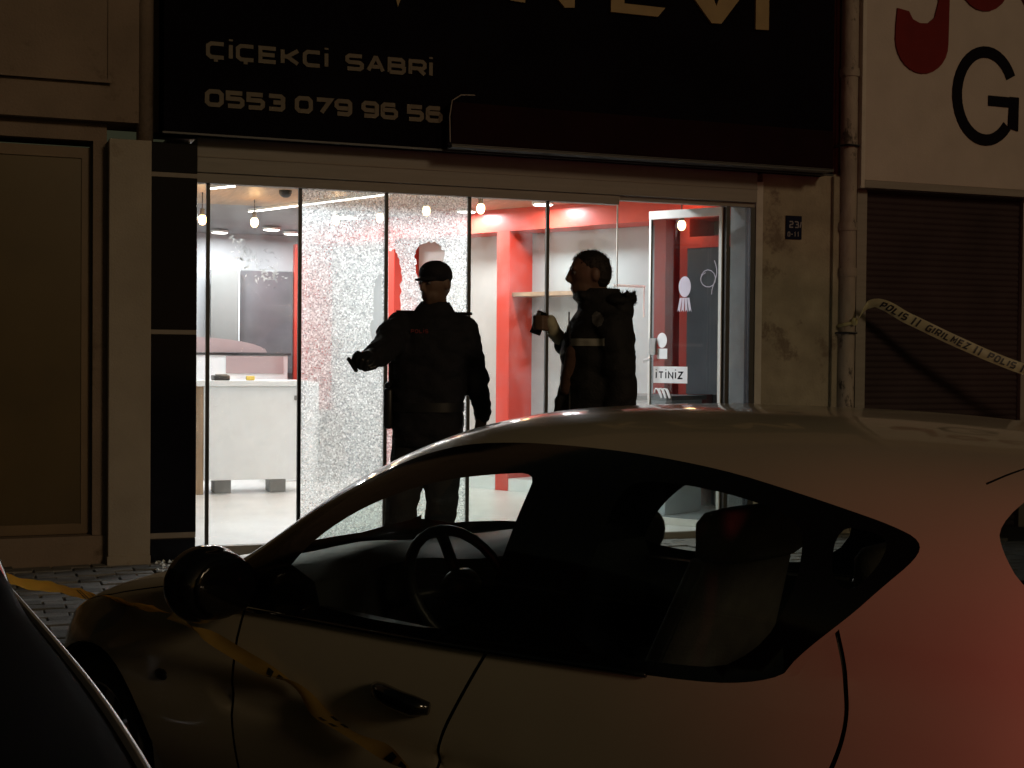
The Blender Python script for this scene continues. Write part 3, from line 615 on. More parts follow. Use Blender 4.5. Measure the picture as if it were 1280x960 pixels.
rb_ = empty('right_building', (8.5, .1, 0), 'plastered wall beyond the roller shutter at the right edge', 'building')
MB().box(7.622, 14, .0, .3, -.03, 2.503).build('wall', M['brown_plaster'], rb_); MB().box(6.03, 14, .11, .4, 2.51, 6).build('upper_wall', M['brown_plaster'], rb_); MB().box(6.03, 7.62, .09, .4, -.03, 2.502).build('back_wall', M['brown_plaster'], rb_)

def tors(mb, rings, seg=24, p=2.4):
    rr = []
    for (x, y, z, rx, ry) in rings:
        r_ = []
        for k in range(seg):
            a = 2*math.pi*k/seg; c, s_ = math.cos(a), math.sin(a)
            r_.append(Vector((x+rx*abs(c)**(2/p)*(1 if c > 0 else -1), y+ry*abs(s_)**(2/p)*(1 if s_ > 0 else -1), z)))
        rr.append(r_)
    return mb.loft(rr)
# ================================================================== cars
def spl(pts):
    xs = [a for a, b in pts]; ys = [b for a, b in pts]; n = len(xs); m = [0]*n
    for i in range(n):
        if i == 0: m[i] = (ys[1]-ys[0])/(xs[1]-xs[0])
        elif i == n-1: m[i] = (ys[-1]-ys[-2])/(xs[-1]-xs[-2])
        else:
            a = (ys[i]-ys[i-1])/(xs[i]-xs[i-1]); b = (ys[i+1]-ys[i])/(xs[i+1]-xs[i]); m[i] = 0 if a*b <= 0 else 2*a*b/(a+b)
    def f(x):
        if x <= xs[0]: return ys[0]
        if x >= xs[-1]: return ys[-1]
        i = 0
        while x > xs[i+1]: i += 1
        h = xs[i+1]-xs[i]; t = (x-xs[i])/h
        return (2*t**3-3*t*t+1)*ys[i]+(t**3-2*t*t+t)*h*m[i]+(-2*t**3+3*t*t)*ys[i+1]+(t**3-t*t)*h*m[i+1]
    return f
def inside(p, pg):
    c = False; n = len(pg); j = n-1
    for i in range(n):
        if (pg[i][1] > p[1]) != (pg[j][1] > p[1]) and p[0] < (pg[j][0]-pg[i][0])*(p[1]-pg[i][1])/(pg[j][1]-pg[i][1])+pg[i][0]: c = not c
        j = i
    return c
def smooth_loop(pg, it=2):
    for _ in range(it):
        q = []
        for i in range(len(pg)):
            a, b = Vector(pg[i]), Vector(pg[(i+1) % len(pg)]); q += [tuple(a.lerp(b, .25)), tuple(a.lerp(b, .75))]
        pg = q
    return pg
def strip_poly(pts, wd):
    q = stroke_quads(pts, wd); return [tuple(q[0][0])]+[tuple(x[1]) for x in q]+[tuple(x[2]) for x in reversed(q)]+[tuple(q[0][3])]
class Car:
    def __init__(s, T, ZS, YS, NE, u0, u1, zb=.22):
        s.T, s.ZS, s.YS, s.NE, s.u0, s.u1, s.zb = spl(T), spl(ZS), spl(YS), spl(NE), u0, u1, zb
    def P(s, u, v):
        zs, ys = s.ZS(u), s.YS(u)
        if v < .5:
            k = v/.5; z = s.zb+(zs-s.zb)*k; b = .055*math.sin(math.pi*k)**.8 if 0 < k < 1 else 0
            b -= .012*math.exp(-((z-.62)/.018)**2)*(1 if 1.2 < u < 3.3 else 0)      # pressed crease in the doors
            return Vector((-u, ys+b-.06*(1-k)**3, z))
        t = (v-.5)*math.pi; n = s.NE(u); h = s.T(u)-zs
        return Vector((-u, ys*max(math.cos(t), 0)**(2/n), zs+h*max(0, math.sin(t))**(2/n)))
    def v_at(s, u, z): return .5*(z-s.zb)/(s.ZS(u)-s.zb)
    def mesh(s, regions, cuts, step=.045):
        """regions: list of (name, polygon in (u, v)); cuts: polygons left out. returns dict name -> MB of the left half"""
        sv = 2.0; vs = []; es = []
        loops = [pg for _, pg in regions]+cuts
        loops.append([(s.u0, 0), (s.u1, 0), (s.u1, 1), (s.u0, 1)])
        for lp in loops:
            pts = []
            for i in range(len(lp)):
                a, b = Vector(lp[i]), Vector(lp[(i+1) % len(lp)]); n = max(1, int((Vector((b.x-a.x, (b.y-a.y)*sv))).length/step))
                pts += [a.lerp(b, t/n) for t in range(n)]
            k = len(vs); vs += [Vector((min(max(p.x, s.u0), s.u1), min(max(p.y, 0), 1)*sv)) for p in pts]; es += [(k+i, k+(i+1) % len(pts)) for i in range(len(pts))]
        nu, nv = int((s.u1-s.u0)/step), int(sv/step)
        for i in range(1, nu):
            for j in range(1, nv): vs.append(Vector((s.u0+(s.u1-s.u0)*i/nu, sv*j/nv)))
        for u in [s.u0+.01*i for i in range(1, 12)]+[s.u1-.01*i for i in range(1, 12)]:
            for j in range(1, nv): vs.append(Vector((u, sv*j/nv)))
        r_ = delaunay_2d_cdt(vs, es, [], 0, 1e-5); V, F = r_[0], r_[2]
        P3 = [s.P(v.x, v.y/sv) for v in V]; out = {}
        for f in F:
            c = sum((V[i] for i in f), Vector((0, 0)))/len(f); c = (c.x, c.y/sv)
            if any(inside(c, cp) for cp in cuts): continue
            nm = next((n_ for n_, pg in regions if inside(c, pg)), 'body')
            out.setdefault(nm, []).append(f)
        res = {}
        for nm, fs in out.items():
            ix = {}; mb = MB()
            for f in fs:
                for i in f: ix.setdefault(i, len(ix))
            mb.add([P3[i] for i in ix], [tuple(ix[i] for i in f) for f in fs]); res[nm] = mb
        return res
def mirrored(mb):
    m2 = MB(); m2.add([Vector((v.x, -v.y, v.z)) for v in mb.v], [tuple(reversed(f)) for f in mb.f]); return m2
def both(mb):
    m2 = MB(); m2.add(mb.v, mb.f); q = mirrored(mb); m2.add(q.v, q.f); 
    return m2
def weld(o):
    bm = bmesh.new(); bm.from_mesh(o.data); bmesh.ops.remove_doubles(bm, verts=bm.verts[:], dist=.0008); bmesh.ops.recalc_face_normals(bm, faces=bm.faces[:]); bm.to_mesh(o.data); bm.free(); return o
def orient(o, centre):
    """make the open shell's normals point away from the inside of the car"""
    bm = bmesh.new(); bm.from_mesh(o.data)
    bm.normal_update(); c = Vector(centre); sgn = sum((f.calc_center_median()-c).dot(f.normal)*f.calc_area() for f in bm.faces)
    if sgn < 0: bmesh.ops.reverse_faces(bm, faces=bm.faces[:])
    bm.to_mesh(o.data); bm.free(); return o
def arch_poly(car, uc, zc, r): return [(uc+r*math.cos(a), max(0, car.v_at(uc+r*math.cos(a), max(car.zb, zc+r*math.sin(a))))) for a in [2*math.pi*k/40 for k in range(40)]]
def wheel(car_e, u, side, wpos, r=.31, rimmat='steel'):
    y = side*wpos; W = empty_child('wheel', car_e); x = -u
    t = MB(); prof = [(r-.10, -.09), (r-.03, -.105), (r, -.075), (r, .075), (r-.03, .105), (r-.10, .09)]
    rings = [[Vector((x+rr*math.cos(2*math.pi*k/32), y+dy, r+rr*math.sin(2*math.pi*k/32))) for k in range(32)] for rr, dy in prof]; t.loft(rings+[rings[0]], cap=False); ty = t.build('tyre', M['rubber'], W, smooth='auto', local=True)
    rm = MB(); o_ = side*.07
    for k in range(7):
        a = 2*math.pi*k/7; d = Vector((math.cos(a), 0, math.sin(a))); q = Vector((-math.sin(a), 0, math.cos(a))); c = Vector((x, y+o_, r))
        rm.add([c+d*.03-q*.03, c+d*(r-.09)-q*.025, c+d*(r-.09)+q*.025, c+d*.03+q*.03, c+d*.03-q*.03-Vector((0, side*.03, 0)), c+d*(r-.09)-q*.025-Vector((0, side*.03, 0)), c+d*(r-.09)+q*.025-Vector((0, side*.03, 0)), c+d*.03+q*.03-Vector((0, side*.03, 0))], [(0, 1, 2, 3), (7, 6, 5, 4), (0, 4, 5, 1), (1, 5, 6, 2), (2, 6, 7, 3), (3, 7, 4, 0)])
    rm.tube([(x, y+o_-side*.05, r), (x, y+o_+side*.012, r)], .055, 16); rr_ = [[Vector((x+q*math.cos(2*math.pi*k/32), y+dy, r+q*math.sin(2*math.pi*k/32))) for k in range(32)] for q, dy in ((r-.10, -.09), (r-.085, .0), (r-.10, .09), (r-.11, .085), (r-.11, -.085))]
    rm.loft(rr_+[rr_[0]], cap=False); rm.build('rim', M[rimmat], W, smooth='auto', local=True)
def empty_child(name, parent):
    e = bpy.data.objects.new(name, None); e.empty_display_size = .1; col.objects.link(e); e.parent = parent; return e

car = Car(
    T=[(-.12, .48), (-.09, .60), (.0, .705), (.18, .80), (.45, .88), (.8, .95), (1.0, .98), (1.1, 1.035), (1.5, 1.315), (1.8, 1.425), (2.05, 1.463), (2.4, 1.478), (2.8, 1.475), (3.3, 1.446), (3.6, 1.41), (3.72, 1.365), (3.86, 1.2), (3.98, 1.0), (4.06, .75)],
    ZS=[(-.12, .42), (-.06, .53), (.08, .65), (.4, .76), (.8, .84), (1.0, .87), (1.3, .90), (2.2, .93), (3.0, .97), (3.5, 1.0), (3.8, .98), (3.95, .9), (4.06, .66)],
    YS=[(-.12, .36), (-.09, .50), (.0, .63), (.17, .735), (.45, .79), (.8, .805), (1.3, .815), (2.2, .825), (3.0, .815), (3.5, .79), (3.8, .735), (3.95, .66), (4.06, .5)],
    NE=[(-.12, 2.2), (1.0, 2.4), (1.4, 2.5), (2.0, 2.7), (3.0, 2.7), (3.5, 2.5), (4.06, 2.3)], u0=-.12, u1=4.06)
dlo = smooth_loop([(1.19, .60), (1.34, .655), (1.53, .71), (1.72, .757), (1.88, .786), (2.12, .79), (2.3, .783), (2.56, .773), (2.82, .75), (3.06, .717), (3.18, .70), (3.28, .685), (3.35, .668), (3.355, .64), (3.30, .592), (3.24, .55), (3.14, .508), (3.06, .487), (2.92, .476), (2.54, .478), (2.3, .48), (1.82, .48), (1.32, .483), (1.2, .49), (1.16, .54)], 2)
fglass = smooth_loop([(1.45, .505), (1.47, .54), (1.56, .60), (1.70, .645), (1.88, .68), (2.05, .702), (2.19, .712), (2.315, .717), (2.335, .667), (2.328, .583), (2.275, .502), (1.92, .498)], 2)
rglass = smooth_loop([(2.50, .502), (2.60, .567), (2.605, .675), (2.62, .715), (2.76, .715), (2.93, .70), (3.08, .676), (3.12, .633), (3.12, .567), (3.05, .505), (2.85, .494)], 2)
qglass = smooth_loop([(3.175, .672), (3.24, .672), (3.29, .66), (3.285, .62), (3.24, .58), (3.19, .60)], 2)
wind = smooth_loop([(1.075, 1.05), (1.08, .76), (1.10, .70), (1.2, .695), (1.4, .735), (1.6, .785), (1.76, .84), (1.83, .90), (1.85, 1.05)], 2)
rear = smooth_loop([(3.50, .79), (3.475, .71), (3.50, .675), (3.56, .625), (3.66, .60), (3.86, .63), (3.90, .75), (3.92, 1.05), (3.66, 1.05), (3.60, .90)], 2)
head = smooth_loop([(.02, .50), (.10, .40), (.34, .40), (.62, .43), (.66, .50), (.45, .56), (.2, .60)], 2)
tail = smooth_loop([(3.72, .50), (3.80, .38), (3.98, .36), (4.02, .46), (3.92, .55), (3.78, .56)], 2)
def chaikin(p, it=3):
    for _ in range(it):
        q = [p[0]]
        for a, b in zip(p, p[1:]): q += [(a[0]*.75+b[0]*.25, a[1]*.75+b[1]*.25), (a[0]*.25+b[0]*.75, a[1]*.25+b[1]*.75)]
        p = q+[p[-1]]
    return p
cutB = chaikin([(2.17, .05), (2.165, .267), (2.18, .325), (2.24, .40), (2.302, .478)]); cutR = chaikin([(3.0, .05), (3.08, .16), (3.17, .30), (3.24, .39), (3.262, .45), (3.245, .50), (3.222, .537)])
doorF = [(1.32, .49), (1.30, .42), (1.30, .05)]+cutB
doorR = list(reversed(cutB))+cutR+[(3.14, .50), (3.0, .475)]
gaps = [strip_poly(cutB, .009), strip_poly(cutR, .009),
        strip_poly([(1.31, .485), (1.30, .42), (1.30, .05)], .011), strip_poly([(.16, .60), (.5, .56), (.8, .57), (1.08, .60), (1.09, .66)], .011),
        strip_poly([(1.16, .052), (3.0, .052)], .004), strip_poly([(3.47, 1.02), (3.455, .86), (3.40, .785)], .006)]
af, ar_ = arch_poly(car, .47, .28, .37), arch_poly(car, 3.42, .28, .37)
wc = empty('white_car', (1.78+2.03*math.cos(R(115)), -4.98+2.03*math.sin(R(115)), ROAD), 'white hatchback parked nose-in with black window surrounds', 'car', rz=R(115))
# car frame: x forward, measured back from u = 0 at the empty
CEN = (-2.0, 0, .7)
parts = car.mesh([('shut', g) for g in gaps]+[('fglass', fglass), ('rglass', rglass), ('qglass', qglass), ('dlo', dlo), ('wind', wind), ('rear', rear), ('headl', head), ('taill', tail), ('doorF', doorF), ('doorR', doorR)], [af, ar_])
def shell(mb, name, m, thick=0, parent=wc, half=None):
    o = (mb if half else both(mb)).build(name, m, parent, smooth=True, local=True); weld(o)
    if half != 'keep': orient(o, CEN if not half else (CEN[0], 0, CEN[2]))
    return o
shell(parts['body'], 'body', M['paint'])
sm_ = parts['shut']; sm_.v = [v-Vector((0, .006, 0)) for v in sm_.v]; shell(sm_, 'shut_lines', M['gap'])
shell(parts['wind'], 'windscreen', M['carglass']); shell(parts['rear'], 'rear_window', M['reartint'])
for nm, key, m in (('headlight', 'headl', 'headl'), ('tail_light', 'taill', 'taill'), ('window_surround', 'dlo', 'trim')):
    for mbx in (parts[key], mirrored(parts[key])): shell(mbx, nm, M[m], half=True)
for key in ('doorF', 'doorR'):
    for sgn, mbx in ((1, parts[key]), (-1, mirrored(parts[key]))):
        d_ = shell(mbx, 'door', M['paint'], half=True)
        gmb = parts['fglass' if key == 'doorF' else 'rglass']; gmb = gmb if sgn == 1 else mirrored(gmb)
        g_ = gmb.build('window_glass', M['carglass'] if key == 'doorF' else M['carglass_dark'], d_, smooth=True, local=True)
        if key == 'doorF':
            hd = MB(); pts = []
            for t in range(7):
                u = 1.945+.2*t/6; p = car.P(u, car.v_at(u, .765-.02*t/6)); p.y += .012+.026*math.sin(math.pi*t/6)**.5; pts.append(Vector((p.x, sgn*p.y, p.z)))
            hd.tube(pts, [.014, .024, .026, .026, .026, .025, .016], 10); hd.build('door_handle', M['trim'], d_, smooth=True, local=True)
for mbx in (parts['qglass'], mirrored(parts['qglass'])): mbx.build('quarter_glass', M['carglass_dark'], wc, smooth=True, local=True)
# belt mouldings
for sgn in (1, -1):
    bl = MB(); bl.tube([Vector((q.x, sgn*(q.y+.006), q.z)) for q in [car.P(1.33+1.45*t/24, .478) for t in range(25)]], .007, 6); bl.build('belt_moulding', M['trim'], wc, smooth=True, local=True)
    ms = MB(); c = Vector((-1.29, sgn*.945, .955))
    ms.ell(c, .085, .130, .112, 20, 12); ms.ell(c+Vector((-.045, -sgn*.005, .0)), .05, .122, .100, 18, 10)
    ms.cap((-1.30, sgn*.83, .915), .035, (-1.28, sgn*.93, .935), .032)
    mi = ms.build('door_mirror', M['trim'], wc, local=True); evalmesh(mi, .008, 4)
    mg = MB(); mg.ell(c+Vector((-.090, -sgn*.008, 0)), .008, .105, .085, 18, 8); mg.build('mirror_glass', M['rearglass'], mi, smooth=True, local=True)
    bd_ = car.P(.92, car.v_at(.92, .625)); rp_ = MB().ell((bd_.x, sgn*bd_.y, bd_.z), .035, .012, .018, 14, 8); rp_.build('side_repeater', M['dark'], wc, smooth=True, local=True)
    for u in (.47, 3.42):
        wheel(wc, u, sgn, .72)
        li = MB(); li.loft([[Vector((-u+.375*math.cos(a), sgn*yy, .28+.375*math.sin(a))) for a in [math.pi*k/20-.1 for k in range(23)]] for yy in (.83, .5)], cap=False, closed=False); li.build('arch_liner', M['rubber'], wc, smooth=True, local=True)
MB().box(-3.9, .0, -.72, .72, .18, .24).build('underbody', M['rubber'], wc, local=True)
# cabin
ds = MB(); rings = []
for y in [-.74+1.48*k/16 for k in range(17)]:
    hump = .030*math.exp(-((y-.36)/.17)**2); rings.append([Vector((-x, y, z)) for x, z in ((1.05, .92), (1.16, .985), (1.28, 1.005+hump*.6), (1.42, 1.0+hump), (1.52, .965+hump), (1.56, .86), (1.52, .62), (1.1, .55))])
ds.loft(rings); ds.build('dashboard', M['dash'], wc, smooth='auto', local=True)
st_ = empty_child('steering_wheel', wc); sc_ = Vector((-1.72, .36, .93)); ax = Vector((-.86, 0, .5)).normalized(); e1 = Vector((0, 1, 0)); e2 = ax.cross(e1)
MB().tube([sc_+(e1*math.cos(2*math.pi*k/28)+e2*math.sin(2*math.pi*k/28))*.185 for k in range(29)], .016, 8, False).build('rim', M['dash'], st_, smooth=True, local=True)
sp_ = MB(); sp_.ell(sc_, .05, .07, .06, 14, 8)
for a in (0, math.pi, 1.5*math.pi): sp_.tube([sc_, sc_+(e1*math.cos(a)+e2*math.sin(a))*.18], .017, 6)
sp_.tube([sc_, sc_-ax*.22], .03, 8); sp_.build('hub', M['dash'], st_, smooth=True, local=True)
def seat(u, y, wd, name='front_seat', tilt=.26, top=1.10):
    s = empty_child(name, wc)
    b = MB(); b.loft([[Vector((-(u+dx), y+sx*wd/2*k, z)) for dx, sx, z in ((-.48, -1, .38), (-.48, 1, .38), (-.50, 1, .53), (-.50, -1, .53))] for k in (1,)]+[[Vector((-(u+.0), y+sx*wd/2, z)) for sx, z in ((-1, .33), (1, .33), (1, .48), (-1, .48))]]); b.build('cushion', M['seat'], s, local=True)
    bk = MB(); rr = []
    for t in range(9):
        k = t/8; z = .42+(top-.42)*k; x = -(u+tilt*k); ww = wd/2*(1-.25*max(0, k-.55)/.45); th = .075-.03*k
        rr.append([Vector((x+th*math.cos(a)*(1.1 if math.cos(a) > 0 else .9), y+ww*abs(math.sin(a))**.5*(1 if math.sin(a) > 0 else -1), z)) for a in [2*math.pi*q/20 for q in range(20)]])
    bk.loft(rr); bo = bk.build('backrest', M['seat'], s, smooth='auto', local=True)
    pp = [r_[5]+Vector((-.03, .002, 0)) for r_ in rr]; MB().tube(pp, .004, 5).build('piping', M['piping'], bo, local=True)
    hr = MB(); tors(hr, [(-(u+tilt+.02), y, top-0.005, .045, .16), (-(u+tilt+.02), y, top+0.010, .06, .19), (-(u+tilt+.02), y, top+0.085, .06, .19), (-(u+tilt+.025), y, top+0.110, .05, .17), (-(u+tilt+.03), y, top+0.120, .025, .12)], 20, 3); ho = hr.build('headrest', M['seat'], s, smooth=True, local=True)
    pst = MB()
    for q in (-.05, .05): pst.tube([(-(u+tilt), y+q, top-.03), (-(u+tilt+.01), y+q, top+.06)], .007, 6)
    pst.build('headrest_posts', M['steel'], ho, local=True)
seat(2.44, .36, .52, top=1.13); seat(2.44, -.36, .50, top=.98); seat(3.22, .33, .56, 'rear_seat', .18, 1.0); seat(3.22, -.33, .56, 'rear_seat', .18, 1.0)
MB().box(-3.9, -3.2, -.62, .62, .92, .95).build('parcel_shelf', M['dash'], wc, local=True)
hl = MB(); hl.loft([[Vector((-u, .50*math.sin(a)*1.0, car.T(u)-.045-.05*(1-math.cos(a)))) for a in [math.pi/2*q/8 for q in range(-8, 9)]] for u in (1.9, 2.2, 2.6, 3.0, 3.3)], cap=False, closed=False); hl.build('headliner', M['dash'], wc, smooth=True, local=True)
for sgn in (1, -1):
    dcd = MB(); dcd.box(-2.95, -1.35, sgn*.74-.02, sgn*.74+.02, .3, .90); dcd.build('door_lining', M['dash'], wc, local=True)
im = MB(); im.box(-1.60, -1.58, -.10, .10, 1.285, 1.345, .006); im.tube([(-1.585, 0, 1.345), (-1.57, 0, 1.36)], .008, 6); im.build('inside_mirror', M['dark'], wc, local=True)

# dark suv close to the camera ------------------------------------------
HEAD = math.atan2(-1.712, .196)
suv = Car(
    T=[(-.05, .62), (.0, .86), (.12, 1.02), (.4, 1.105), (1.0, 1.125), (1.45, 1.14), (1.85, 1.42), (2.1, 1.64), (2.6, 1.70), (3.6, 1.66), (4.0, 1.6), (4.25, 1.3), (4.4, .9)],
    ZS=[(-.05, .56), (.0, .78), (.12, .99), (.4, 1.075), (1.0, 1.095), (1.6, 1.10), (3.5, 1.11), (4.1, 1.08), (4.4, .8)],
    YS=[(-.05, .55), (.0, .68), (.12, .80), (.4, .865), (1.0, .88), (2.0, .885), (3.5, .875), (4.1, .82), (4.4, .65)],
    NE=[(-.05, 2.2), (1.0, 2.6), (1.6, 2.6), (2.2, 3.0), (4.0, 2.8), (4.4, 2.4)], u0=-.05, u1=4.4, zb=.3)
hx = Vector((math.cos(HEAD), math.sin(HEAD), 0)); lx = Vector((-hx.y, hx.x, 0))
nose = Vector((.212, -6.928, 0))+hx*.42-lx*.88
dc = empty('dark_suv', (nose.x, nose.y, ROAD), 'black glossy vehicle with chrome strip added for a bright edge in the near left corner', 'car', rz=HEAD)
sw2 = smooth_loop([(1.62, .54), (1.75, .62), (2.05, .70), (3.6, .70), (4.0, .62), (3.95, .53), (2.5, .52)], 1); ww2 = smooth_loop([(1.42, 1.05), (1.43, .78), (1.6, .74), (1.95, .78), (2.12, .86), (2.15, 1.05)], 1)
hh2 = smooth_loop([(.02, .46), (.05, .36), (.3, .38), (.42, .44), (.3, .49)], 1)
a1, a2 = arch_poly(suv, .85, .36, .42), arch_poly(suv, 3.55, .36, .42)
p2 = suv.mesh([('shut', strip_poly([(.14, .56), (.5, .53), (1.40, .53)], .006)), ('side', sw2), ('wind', ww2), ('head', hh2)], [a1, a2], .07)
CEN = (-2.2, 0, .8)
shell(p2['body'], 'body', M['black_paint'], parent=dc); shell(p2['shut'], 'hood_gap', M['gap'], parent=dc)
shell(p2['wind'], 'windscreen', M['rearglass'], parent=dc)
for mbx in (p2['side'], mirrored(p2['side'])): shell(mbx, 'side_window', M['rearglass'], parent=dc, half=True)
for mbx in (p2['head'], mirrored(p2['head'])): shell(mbx, 'headlight', M['headl'], parent=dc, half=True)
for sgn in (1, -1):
    for u in (.85, 3.55): wheel(dc, u, sgn, .78, .36)
    ch = MB(); rg = []  # strip added and angled along the hood shoulder to mirror the shop brightly
    for t in range(61):
        q = suv.P(.14+2.3*t/60, .5); q = Vector((q.x, sgn*(q.y+.006), q.z+.008)); o1 = Vector((0, sgn*.6, .8)); a1_ = Vector((0, sgn*.8, -.6))
        rg.append([q+a1_*.0062*k+o1*.004*(1-k*k) for k in (-1, -.6, -.2, .2, .6, 1)]+[q+a1_*.0062-o1*.012, q-a1_*.0062-o1*.012])
    ch.loft(rg); ch.build('added_chrome_strip', M['chrome'], dc, smooth='auto', local=True)
    ms = MB(); ms.ell((-2.80, sgn*.90, 1.20), .12, .05, .08); ms.cap((-2.7, sgn*.86, 1.1), .03, (-2.76, sgn*.90, 1.15), .03); ms.build('door_mirror', M['black_paint'], dc, smooth=True, local=True)

# ================================================================== people
def fist(mb, c, d, up, s=1.0):
    """closed hand: palm, four bent fingers of unequal length, thumb from the side"""
    c = Vector(c); d = Vector(d).normalized(); up = Vector(up); up = (up-d*up.dot(d)).normalized(); sd_ = d.cross(up)
    mb.cap(c-d*.03, .03*s, c+d*.03, .036*s)
    for k, l in enumerate((.036, .042, .040, .032)):
        b = c+d*.05*s+sd_*(k-1.5)*.020*s+up*.018*s; m1 = b+d*l*.7*s-up*.012*s; m2 = m1-up*.036*s-d*.004*s; m3 = m2-d*.032*s
        mb.chain([(b, .0105*s), (m1, .010*s), (m2, .0095*s), (m3, .0085*s)])
    b = c+sd_*-.036*s-d*.012*s; mb.chain([(b, .013*s), (b+d*.035*s-up*.018*s-sd_*.010*s, .0115*s), (b+d*.06*s-up*.038*s+sd_*.018*s, .0095*s)])
def relaxed_hand(mb, c, d, fw, s=1.0):
    """hanging hand: palm with four slightly curled fingers and a thumb"""
    c = Vector(c); d = Vector(d).normalized(); fw = Vector(fw); fw = (fw-d*fw.dot(d)).normalized(); sd_ = d.cross(fw)
    for q in (-.022, 0, .022): mb.cap(c-d*.01+fw*q, .018*s, c+d*.07+fw*q*1.2, .017*s)
    for k, l in enumerate((.058, .070, .066, .050)):
        b = c+d*.078*s+fw*(1.5-k)*.020*s; m1 = b+d*l*.5*s+sd_*.008; m2 = m1+d*l*.38*s+sd_*.022
        mb.chain([(b, .0105*s), (m1, .0095*s), (m2, .008*s)])
    b = c+fw*.034*s+d*.01; mb.chain([(b, .013*s), (b+d*.035+fw*.018, .0115*s), (b+d*.066+fw*.016+sd_*.012, .009*s)])
def head_mesh(mb, c, face, s=1.0):
    """skull, jaw, nose, brow, ears; c is the middle of the skull, face the unit direction the person looks"""
    c = Vector(c); f = Vector(face).normalized(); sd_ = f.cross(Vector((0, 0, 1))).normalized(); up = sd_.cross(f)
    rot = Matrix((sd_, f, up)).transposed()
    L = lambda a, b, z: c+rot @ Vector((a, b, z))*s
    mb.ell(c, .076*s, .098*s, .105*s, 20, 14, rot); mb.ell(L(0, .022, -.06), .060*s, .072*s, .068*s, 18, 12, rot); mb.ell(L(0, .062, -.098), .030*s, .026*s, .022*s, 12, 8, rot)
    mb.chain([(L(0, .094, .012), .010*s), (L(0, .112, -.028), .0125*s), (L(0, .098, -.038), .013*s)])          # nose
    mb.cap(L(-.03, .083, .022), .013*s, L(.03, .083, .022), .013*s)                                             # brow
    mb.cap(L(-.02, .084, -.066), .0095*s, L(.02, .084, -.066), .0095*s); mb.cap(L(-.016, .084, -.08), .0095*s, L(.016, .084, -.08), .0095*s)   # lips
    for q in (-1, 1): mb.ell(L(q*.078, -.008, -.012), .012*s, .022*s, .034*s, 12, 8, rot)
    return L
def face_bits(L, body, s=1.0):
    for q in (-1, 1): MB().ell(L(q*.031, .083, .000), .012*s, .012*s, .009*s, 10, 8).build('eye', M['badge'], body, smooth=True, local=True); MB().ell(L(q*.031, .0925, .000), .005, .005, .005, 8, 6).build('iris', M['dark'], body, smooth=True, local=True)
    MB().tube([L(-.022, .093, -.073), L(0, .0965, -.072), L(.022, .093, -.073)], .002, 5).build('mouth_line', M['redink'], body, local=True)
YAWC = -R(21.026)
def strands(o, n, keep, l0, l1, wd, lean, m, name):
    # short tapered hairs rooted on the faces of a mesh
    mb = MB(); ps = list(o.data.polygons); rnd = random.Random(5); k = 0
    for _ in range(n*6):
        p = rnd.choice(ps); c = p.center.copy(); nn = p.normal.copy()
        if not keep(c, nn): continue
        d = (nn*.7+Vector(lean)+Vector((rnd.gauss(0, .25), rnd.gauss(0, .25), rnd.gauss(0, .25)))).normalized(); l = rnd.uniform(l0, l1); t = d.orthogonal().normalized(); b = d.cross(t)
        mb.add([c-nn*.003+(t*math.cos(q)+b*math.sin(q))*wd for q in (0, 2.1, 4.2)]+[c+d*l], [(0, 1, 3), (1, 2, 3), (2, 0, 3)]); k += 1
        if k >= n: break
    tag(mb.build(name, M[m], o, local=True), kind='stuff')
def person_body(prims, name, loc, label, group=None):
    b = prims.build(name, M['skin'], None, local=True); evalmesh(b, .0065, 3)
    b.location = loc; b.rotation_euler = (0, 0, YAWC); BASE[b.name] = Vector(loc); return tag(b, label, 'person', group)
def cloth(prims, name, m, body, voxel=.010, sm=3, amp=.006, freq=9):
    o = prims.build(name, M[m], body, local=True); return evalmesh(o, voxel, sm, amp, freq)
# --- uniformed officer in a cap
PB = MB(); HL = head_mesh(PB, (-.015, -.01, 1.652), (-.62, -.76, -.10))
PB.cap((0, .02, 1.42), .062, (-.012, .012, 1.58), .056)
tors(PB, [(-.05, 0, .80, .14, .10), (-.05, 0, .95, .15, .105), (-.045, 0, 1.15, .15, .10), (-.04, 0, 1.35, .17, .11), (-.035, 0, 1.44, .14, .085), (-.02, .01, 1.48, .07, .06)])
PB.chain([((-.20, 0, 1.41), .06), ((-.262, -.25, 1.285), .048), ((-.305, -.45, 1.25), .032)]); fist(PB, (-.322, -.505, 1.24), (-.35, -.92, -.1), (.3, -.2, 1))
PB.chain([((.135, 0, 1.41), .06), ((.205, .02, 1.13), .046), ((.235, -.02, .925), .031)]); relaxed_hand(PB, (.238, -.028, .895), (.06, -.05, -1), (-.6, -.8, 0))
PB.chain([((-.13, 0, .84), .085), ((-.175, -.03, .47), .058), ((-.19, .02, .09), .04)]); PB.chain([((.03, 0, .84), .085), ((.03, -.02, .47), .058), ((0, .03, .09), .04)])
for x, y in ((-.19, .02), (0, .03)): PB.cap((x, y+.02, .045), .035, (x-.06, y-.15, .035), .03)
op = person_body(PB, 'person', (2.343, -1.466, .0), 'officer in dark uniform jacket and cap reaching out one gloved hand')
face_bits(HL, op)
J = MB()
tors(J, [(-.052, 0, .765, .19, .145), (-.052, 0, .80, .192, .15), (-.05, 0, .95, .192, .15), (-.045, 0, 1.1, .196, .15), (-.04, 0, 1.25, .208, .155), (-.035, 0, 1.38, .214, .15), (-.032, .01, 1.455, .175, .11), (-.02, .012, 1.50, .105, .085), (-.015, .01, 1.535, .085, .08), (-.013, .008, 1.55, .078, .078)])
J.chain([((-.195, 0, 1.42), .080), ((-.232, -.12, 1.36), .084), ((-.262, -.25, 1.285), .078), ((-.30, -.43, 1.255), .058)])
